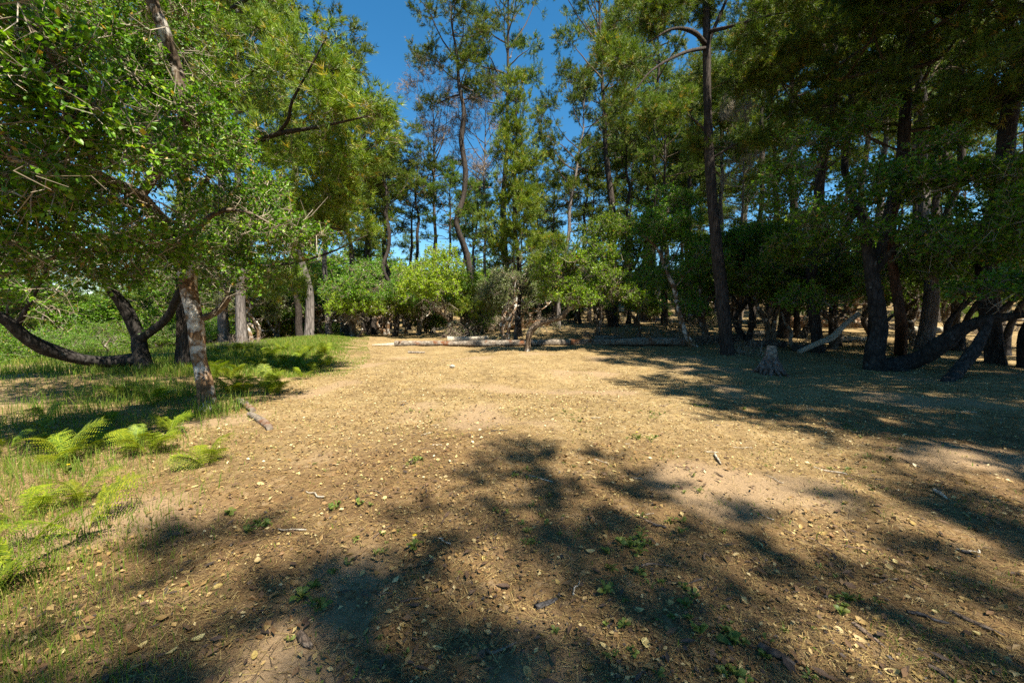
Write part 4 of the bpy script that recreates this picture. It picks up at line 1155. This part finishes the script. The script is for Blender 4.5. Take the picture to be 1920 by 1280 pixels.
stick(1700, 1150, 1780, 1172, .010, 'charcoal', 'thin blackened stick lying end to end with a brown one', 69, .04)
stick(1600, 1170, 1660, 1216, .014, 'stick', 'brown bark strip beside a tuft of green grass', 70, .04, .5, 'bark_piece', 'bark')
stick(700, 1010, 735, 985, .005, 'stick', 'small thin twig lying on bare pinkish sand', 71)
stick(1340, 852, 1352, 872, .012, 'wood_pale', 'tiny bleached wood splinter in the sunny middle of the clearing', 72, .02, name='wood_chunk', cat='wood')
rr = np.random.default_rng(95)
for i in range(70):
    Y = rr.uniform(1.9, 7.5); x = rr.uniform(-.6, 1.25) * Y
    a = rr.uniform(0, 3.14); Ls = rr.uniform(.06, .26)
    c = Chunks(); r = rr.uniform(.003, .008)
    xs = x + np.linspace(-.5, .5, 5) * Ls * math.cos(a) + rr.normal(0, .012, 5); ys = Y + np.linspace(-.5, .5, 5) * Ls * math.sin(a) + rr.normal(0, .012, 5)
    P = np.column_stack([xs, ys, ground_z(xs, ys) + r + .006]); base = np.array([x, Y, gz(x, Y)])
    stem(c, P - base, [r, r * .9, r * .6], k=5, per=2, rough=.1, rng=rr)
    o = link('twig', c.mesh('twig', [rr.choice(['stick', 'charcoal', 'stick', 'wood_pale'])], smooth=(0,))); o.location = base
    tag(o, 'short dry twig lying loose on the sandy clearing', 'twig', 'twigs strewn over the clearing')

# ------------------------------------------------------------------ where the grass starts (left edge of the trodden ground)
GB_Y = np.array([0, 1.7, 3.0, 4.6, 7, 9, 12, 16, 20, 29, 40]); GB_X = np.array([-.9, -1.45, -2.2, -3.1, -4.1, -4.5, -4.9, -6.0, -7.6, -10.6, -15])
def grassiness(x, y):
    e = np.interp(y, GB_Y, GB_X)
    return e - x        # metres inside the grass

# ------------------------------------------------------------------ litter
def flat_leaves(c, x, y, size, rng, mat, tint, aspect=.30, tilt=.45, lift=.006, curl=.25):
    n = len(x)
    a = rng.uniform(0, 6.283, n)
    d = np.column_stack([np.cos(a), np.sin(a), rng.normal(0, tilt * .6, n)]); d = norm(d)
    nn = norm(np.column_stack([rng.normal(0, tilt, n), rng.normal(0, tilt, n), np.ones(n)]))
    w = norm(np.cross(nn, d)); nn = np.cross(d, w)
    z = ground_z(x, y) + lift + rng.uniform(0, .008, n) + size * .18
    p = np.column_stack([x, y, z]); s = size[:, None]
    wd = s * aspect * rng.uniform(.8, 1.3, (n, 1)); cu = rng.normal(curl, curl, (n, 1)) * wd
    b = p - d * s * .5; t = p + d * s * .5
    l = p + w * wd + nn * cu; r = p - w * wd + nn * cu
    V = np.stack([b, l, t, r], 1).reshape(-1, 3); o = (np.arange(n) * 4)[:, None]
    F = np.concatenate([o + np.array([[0, 2, 1]]), o + np.array([[0, 3, 2]])])
    c.add(V, F, mat, np.concatenate([tint, tint]))

def scatter(n, rng, ymin=1.3, ymax=30, pw=.55, xr=1.5):
    u = rng.random(n)
    Y = ymin + (ymax - ymin) * u ** (1 / pw) if pw else rng.uniform(ymin, ymax, n)
    X = rng.uniform(-xr, xr, n) * (Y + .8)
    return X, Y

rng = np.random.default_rng(500)
c = Chunks()
x, y = scatter(170000, rng, pw=.5)
g = grassiness(x, y)
patch = np.sin(x * 1.7 + np.sin(y * 1.3)) * np.sin(y * 1.1 + np.cos(x * .9)) + .35 * np.sin(x * 4.1 + y * 3.3)
keep = (rng.random(len(x)) < np.clip(.62 + .42 * patch, .08, 1) * (1 - .8 * bareness(x, y))) & (rng.random(len(x)) < np.where(g > 0, .5, 1.0))
x, y = x[keep], y[keep]
flat_leaves(c, x, y, (.007 + .026 * rng.random(len(x)) ** 2.5) * (1 + .02 * y), rng, 0, np.clip(rng.beta(1.7, 2.0, len(x)) + .08 - .2 * dirtiness(x, y), 0, 1))
x, y = scatter(120000, rng, ymin=2.5, ymax=24, pw=.9, xr=1.1)
keep = (rng.random(len(x)) < (1 - .7 * bareness(x, y)) * sstep(2.5, 9, y) * np.clip(.6 + .45 * np.sin(x * .9 + 2 * np.sin(y * .5)) * np.sin(y * .8), .1, 1)) & (grassiness(x, y) < .8); x, y = x[keep], y[keep]
flat_leaves(c, x, y, .016 + .036 * rng.random(len(x)) ** 1.6, rng, 0, np.clip(rng.beta(1.5, 1.5, len(x)), 0, 1))
# whole leaves and bark chips gathered in drifts
x, y = scatter(24000, rng, ymin=1.5, ymax=11, pw=.75, xr=1.3)
dr = np.sin(x * 2.2 + 1.6 * np.sin(y * 1.4)) * np.sin(y * 2.0 + 1.2 * np.cos(x * 1.6))
keep = (rng.random(len(x)) < np.clip(.12 + .9 * dr, .04, 1) * (1 - .7 * bareness(x, y))) & (grassiness(x, y) < 1.5); x, y = x[keep], y[keep]
flat_leaves(c, x, y, rng.uniform(.028, .055, len(x)), rng, 0, np.clip(np.where(rng.random(len(x)) < .65, rng.uniform(.14, .42, len(x)), rng.uniform(.35, .8, len(x))), 0, 1), aspect=.27, curl=.5)
x, y = scatter(2200, rng, ymin=1.5, ymax=12, pw=.75, xr=1.3)
flat_leaves(c, x, y, rng.uniform(.03, .09, len(x)), rng, 0, rng.uniform(.02, .25, len(x)), aspect=.14, tilt=.2, curl=.1)
lit = link('leaf_litter', c.mesh('leaf_litter', ['litter']), kind='stuff')
tag(lit, 'scattered dry leaf crumbs covering the floor of the clearing', 'leaf litter')

c = Chunks()
x, y = scatter(270000, rng, pw=.5)
keep = rng.random(len(x)) < 1 - .85 * bareness(x, y); x, y = x[keep], y[keep]
n = len(x)
a = rng.uniform(0, 6.283, n); Ls = rng.uniform(.03, .11, n) * (1 + .02 * y)
d = np.column_stack([np.cos(a), np.sin(a), rng.normal(0, .12, n)])
w = np.column_stack([-np.sin(a), np.cos(a), np.zeros(n)]) * (rng.uniform(.0009, .0018, n) * (1 + .16 * y))[:, None]
p = np.column_stack([x, y, ground_z(x, y) + rng.uniform(.003, .014, n)])
V = np.stack([p - d * Ls[:, None] * .5 - w, p - d * Ls[:, None] * .5 + w, p + d * Ls[:, None] * .5 + w * .4], 1).reshape(-1, 3)
c.add(V, np.arange(n * 3).reshape(-1, 3), 0, np.clip(rng.beta(2, 2, n) - .2 * dirtiness(x, y), 0, 1))
st = link('pine_straw', c.mesh('pine_straw', ['straw']), kind='stuff')
tag(st, 'fallen pine needles and dry grass straw on the sandy soil', 'pine straw')

# 300 single fallen leaves
lm = []
for q in range(6):
    c = Chunks(); L_ = .05; w = L_ * (.25 + .03 * q); V = []; F = []
    cu = (.5, .9, -.4, 1.3, .2, .7)[q]
    for s, ww in ((0, .08), (.2, .75), (.5, 1), (.8, .72), (1, .04)):
        z = .012 * cu * (2 * s - 1) ** 2 + .004
        V += [(L_ * (s - .5), -w * ww, z + abs(cu) * w * ww * .4), (L_ * (s - .5), 0, z), (L_ * (s - .5), w * ww, z + abs(cu) * w * ww * .4)]
    for a_ in range(4):
        F += [(a_ * 3, a_ * 3 + 3, a_ * 3 + 4, a_ * 3 + 1), (a_ * 3 + 1, a_ * 3 + 4, a_ * 3 + 5, a_ * 3 + 2)]
    for ti in (.15, .27, .36, .5, .72):
        c2 = Chunks(); c2.add(V, F, 0, np.full(len(F), ti)); lm.append(c2.mesh('fallen_leaf', ['litter'], smooth=(0,)))
rr = np.random.default_rng(97)
cnt = 0
while cnt < 300:
    Y = 1.65 + 2.9 * rr.random() ** 1.5; x = rr.uniform(-1.1, 1.35) * Y
    if grassiness(x, Y) > .5 and rr.random() < .6: continue
    o = link('fallen_leaf', lm[int(rr.integers(0, len(lm)))]); o.location = (x, Y, gz(x, Y) + .004)
    o.rotation_euler = (rr.normal(0, .3), rr.normal(0, .25), rr.uniform(0, 6.28)); s = rr.uniform(.6, 1.25); o.scale = (s,) * 3
    tag(o, 'dry curled oak leaf lying loose on the sandy clearing', 'leaf', 'dry leaves strewn over the clearing'); cnt += 1

# ------------------------------------------------------------------ grass
def blades(c, x, y, h, w, rng, tint, lean=.35):
    n = len(x); a = rng.uniform(0, 6.283, n)
    z = ground_z(x, y) - .01
    p = np.column_stack([x, y, z]); side = np.column_stack([-np.sin(a), np.cos(a), np.zeros(n)]) * w[:, None]
    ln = np.abs(rng.normal(0, lean, n)) ; b = rng.uniform(0, 6.283, n)
    ld = np.column_stack([np.cos(b), np.sin(b), np.zeros(n)]) * (ln * h)[:, None]
    up_ = np.column_stack([np.zeros(n), np.zeros(n), h])
    m_ = p + up_ * .6 + ld * .35; t = p + up_ * np.clip(1 - ln * .35, .3, 1)[:, None] + ld
    V = np.stack([p - side, p + side, m_ + side * .8, m_ - side * .8, t], 1).reshape(-1, 3)
    o = (np.arange(n) * 5)[:, None]
    c.add(V, np.concatenate([o + np.array([[0, 1, 2, 3]])]), 0, tint)
    c.add(np.zeros((0, 3)), np.zeros((0, 3), int))
    c.F.append((o + np.array([[3, 2, 4]]) + c.n - n * 5, 0, tint.astype(np.float32)))

rng = np.random.default_rng(600)
c = Chunks()
# near sparse thin grass
x, y = scatter(140000, rng, ymin=1.4, ymax=12, pw=.6, xr=1.5)
g = grassiness(x, y)
clump = .5 + .5 * np.sin(x * 2.3 + 1.3 * np.sin(y * 1.9)) * np.sin(y * 2.1 + np.cos(x * 1.7))
keep = rng.random(len(x)) < np.clip(.14 + g * .7, 0, 1) * (.25 + .75 * clump)
x, y, g = x[keep], y[keep], g[keep]
h = rng.uniform(.05, .17, len(x)) * np.clip(.6 + .3 * g, .5, 1.3)
blades(c, x, y, h, rng.uniform(.0012, .0024, len(x)) * (1 + .06 * y), rng, np.clip(rng.beta(2.6, 1.7, len(x)) - .06 * g, 0, 1))
# taller green tufts under the oak
cx = []; cy = []
for px, py, nn_, sp in ((300, 735, 420, .5), (340, 745, 420, .45), (250, 740, 320, .5), (390, 780, 260, .25), (420, 770, 140, .3), (180, 735, 240, .5), (330, 700, 300, .6), (60, 790, 160, .5), (140, 840, 160, .4), (230, 860, 160, .35), (100, 1000, 220, .35), (30, 1030, 200, .3), (60, 900, 180, .3), (20, 700, 500, 1.2), (120, 690, 500, 1.2)):
    q = gp(px, py); cx.append(q[0] + rng.normal(0, sp, nn_)); cy.append(q[1] + rng.normal(0, sp * 1.1, nn_))
x = np.concatenate(cx); y = np.concatenate(cy)
blades(c, x, y, rng.uniform(.14, .42, len(x)) * np.clip(.1 + y * .13, .3, 1), rng.uniform(.003, .006, len(x)) * np.clip(.1 + y * .15, .4, 1), rng, np.clip(rng.beta(2, 3.5, len(x)), 0, .7), lean=.5)
# the grassy bank
Y = rng.uniform(10, 34, 80000); e = np.interp(Y, GB_Y, GB_X); x = e + .3 - np.abs(rng.normal(0, 1, len(Y))) * (2.5 + .18 * Y)
keep = (x > -30)
x, y = x[keep], Y[keep]
gi = np.clip(grassiness(x, y) / 2.5, .15, 1)
blades(c, x, y, rng.uniform(.10, .34, len(x)) * gi, rng.uniform(.004, .008, len(x)) * (1 + .02 * y), rng, np.clip(rng.beta(2.2, 2.6, len(x)), 0, .9), lean=.4)
# thin wisps over the clearing
x, y = scatter(50000, rng, ymin=1.5, ymax=18, pw=.55, xr=1.4)
cl = np.sin(x * 3.1 + 2 * np.sin(y * 2.3)) * np.sin(y * 2.9 + 1.5 * np.cos(x * 2.2))
keep = ((cl > .55) & (rng.random(len(x)) < .7)) | (rng.random(len(x)) < .04)
x, y = x[keep], y[keep]
blades(c, x, y, rng.uniform(.02, .06, len(x)), rng.uniform(.0012, .0026, len(x)) * (1 + .12 * y), rng, np.clip(rng.beta(1.8, 2.2, len(x)), 0, 1), lean=.9)
gr = link('grass', c.mesh('grass', ['grass']), kind='stuff')
tag(gr, 'thin green and straw coloured grass along the bank and clearing', 'grass')

# ------------------------------------------------------------------ ferns
def frond_mesh(seed, L_=.55, pairs=15):
    rng = np.random.default_rng(seed); c = Chunks()
    s = np.linspace(0, 1, 10)
    rach = np.column_stack([L_ * s, .03 * np.sin(s * 3), .30 * L_ * np.sin(s * 2.2) - .10 * L_ * s * s])
    V, F = tubes(rach[None], np.linspace(.004, .001, 10)[None], 4); c.add(V, F, 0, np.full(len(F), .75))
    for i in range(pairs):
        t = .16 + .82 * i / (pairs - 1)
        b = np.array([np.interp(t, s, rach[:, a]) for a in range(3)])
        pl = L_ * .36 * (math.sin(math.pi * (.16 + .84 * (1 - t))) ** .9) * (1.05 - .2 * t) + .012
        for sd in (-1, 1):
            d = norm(np.array([.55, sd * 1.0, -.12 + rng.normal(0, .12)])); npn = 9
            sw = norm(np.array([1.0, -sd * .55, 0.0]))
            q = np.linspace(.04, 1, npn); e = pl / npn
            up_ = np.cross(d, sw); 
            for k_ in range(npn):
                p = b + d * pl * q[k_] + np.array([0, 0, -.25 * pl * q[k_] ** 2])
                lw = pl * .24 * (1.05 - q[k_]) + .004
                for s2 in (-1, 1):
                    tip = p + sw * s2 * lw + d * lw * .35
                    c.add([p - d * e * .42, p + d * e * .42, tip], [(0, 1, 2)], 0, [np.clip(.5 + .35 * rng.normal(), 0, 1)])
    return c.mesh('frond', ['fern'])
FR = [frond_mesh(1), frond_mesh(2, .6, 16), frond_mesh(3, .48, 13)]
def fern(x, y, s, nf, label, seed, group=None):
    rng = np.random.default_rng(seed)
    root = empty('fern', (x, y, gz(x, y) - .02)); tag(root, label, 'fern', group)
    a0 = rng.uniform(0, 6.28)
    for i in range(nf):
        o = link('frond', FR[int(rng.integers(0, 3))], root)
        o.location = (rng.normal(0, .03), rng.normal(0, .03), 0)
        o.rotation_euler = (rng.normal(0, .2), -rng.uniform(.3, .95), a0 + i * 6.283 / nf + rng.normal(0, .35))
        k_ = s * rng.uniform(.75, 1.15); o.scale = (k_,) * 3
for i, (px, py, s, nf, lab) in enumerate(((388, 872, .62, 6, 'bright yellow green fern alone at the edge of bare leaf litter'), (150, 1000, .95, 3, 'leaning fern with one long frond rising out of thin grass'), (40, 975, .8, 5, 'fern with flat spreading fronds low in the thin grass'), (20, 1085, .8, 4, 'bright fern frond lying just over the grass'), (280, 850, .6, 5, 'fern growing between the oak trunk and the bare litter edge'), (150, 945, .6, 5, 'fern next to the single yellow flower'), (130, 870, .8, 6, 'fern half in the oak shade, darker than its neighbours'))):
    q = gp(px, py); fern(q[0], q[1], s, nf, lab, 700 + i)
rr = np.random.default_rng(98)
for i in range(84):
    if i < 60:
        px, py = rr.uniform(395, 640), rr.uniform(655, 712); q = gp(px, py)
        if grassiness(q[0], q[1]) < .1: continue
        lab, grp, s = 'fern in the sunlit thicket on the slope of the grassy bank', 'ferns of the bank thicket', rr.uniform(.5, .95)
    elif i < 68:
        px, py = rr.uniform(425, 520), rr.uniform(715, 742); q = gp(px, py); lab, grp, s = 'yellow green fern right beside the lichen spotted oak trunk', 'ferns beside the oak trunk', rr.uniform(.6, .9)
    else:
        px, py = rr.uniform(-40, 320), rr.uniform(715, 850); q = gp(px, py); lab, grp, s = 'fern in the dappled shade under the lichen spotted oak', 'ferns in the oak shade', rr.uniform(.4, .75)
    fern(q[0], q[1], s, int(rr.integers(4, 7)), lab, 800 + i, grp)

# ------------------------------------------------------------------ small weeds
wm = []
for q in range(4):
    c = Chunks(); V = []; F = []; L_ = .055; w = L_ * (.16, .22, .13, .19)[q]
    prof = ((0, .15), (.3, .6), (.55, .8), (.75, 1), (1, .05))
    for s, ww in prof:
        z = .028 * math.sin(s * 2.4)
        jag = 1 + (.3 if (q % 2 and int(s * 10) % 2) else 0)
        V += [(L_ * s, -w * ww * jag, z + .003), (L_ * s, 0, z), (L_ * s, w * ww * jag, z + .003)]
    for a_ in range(4):
        F += [(a_ * 3, a_ * 3 + 3, a_ * 3 + 4, a_ * 3 + 1), (a_ * 3 + 1, a_ * 3 + 4, a_ * 3 + 5, a_ * 3 + 2)]
    for ti in (.25, .6, .9):
        c2 = Chunks(); c2.add(V, F, 0, np.full(len(F), ti)); wm.append(c2.mesh('leaf', ['weed'], smooth=(0,)))
def weed(x, y, s, n, label, rng, group=None, flower=False):
    root = empty('weed', (x, y, gz(x, y) + .002)); tag(root, label, 'weed', group)
    k_ = int(rng.integers(0, len(wm)))
    for i in range(n):
        o = link('leaf', wm[(k_ // 3) * 3 + int(rng.integers(0, 3))], root)
        o.rotation_euler = (rng.normal(0, .3), -rng.uniform(-.1, .7), i * 2.4 + rng.normal(0, .2)); z = s * rng.uniform(.6, 1.1); o.scale = (z,) * 3
        o.location = (rng.normal(0, .006), rng.normal(0, .006), 0)
    if flower:
        c = Chunks(); stem(c, [(0, 0, 0), (.004, 0, .03 * s), (.006, .003, .07 * s)], [.0016, .0014, .0012], k=5, per=2, rough=0, rng=rng)
        link('stalk', c.mesh('stalk', ['weed']), root)
        for i in range(9):
            a = i * 6.283 / 9; c = Chunks(); r_ = .014 * s
            ca, sa = math.cos(a), math.sin(a)
            c.add([(0, 0, 0), (r_ * .6 * ca - .003 * sa, r_ * .6 * sa + .003 * ca, .003), (r_ * ca, r_ * sa, .004), (r_ * .6 * ca + .003 * sa, r_ * .6 * sa - .003 * ca, .003)], [(0, 1, 2, 3)], 0)
            o = link('petal', c.mesh('petal', ['petal']), root); o.location = (.006, .003, .071 * s)
rr = np.random.default_rng(99)
for px, py, lab in ((776, 1030, 'dandelion like weed with one yellow bloom in the sandy clearing'), (128, 888, 'yellow flowered weed standing between the ferns'), (1193, 824, 'tiny yellow flowered weed in the sunny middle ground')):
    q = gp(px, py); weed(q[0], q[1], 1.3, 9, lab, rr, flower=True)
for cl_ in range(44):
    cy_ = 1.75 + 5.0 * rr.random() ** 1.4; cx_ = rr.uniform(-.75, 1.05) * cy_; big = rr.uniform(.45, 1.2)
    for i in range(int(rr.integers(2, 9))):
        weed(cx_ + rr.normal(0, .13), cy_ + rr.normal(0, .13), big * rr.uniform(.5, 1.1), int(rr.integers(5, 11)), 'small green rosette weed on the sandy clearing', rr, 'rosette weeds on the clearing')

# pale stones
for i, (px, py, s, lab) in enumerate(((848, 688, .07, 'pale rounded stone on the sunny litter in front of the log'), (1130, 632, .10, 'whitish stone behind the long log'))):
    q = gp(px, py); c = Chunks(); rng2 = np.random.default_rng(i)
    stem(c, [(-s, 0, s * .1), (-s * .6, 0, s * .3), (0, 0, s * .4), (s * .6, 0, s * .35), (s, 0, s * .15)], [s * .2, s * .5, s * .6, s * .5, s * .2], k=9, per=2, rough=.1, rng=rng2)
    o = link('stone', c.mesh('stone', ['stone'], smooth=(0,))); o.location = q; tag(o, lab, 'stone')
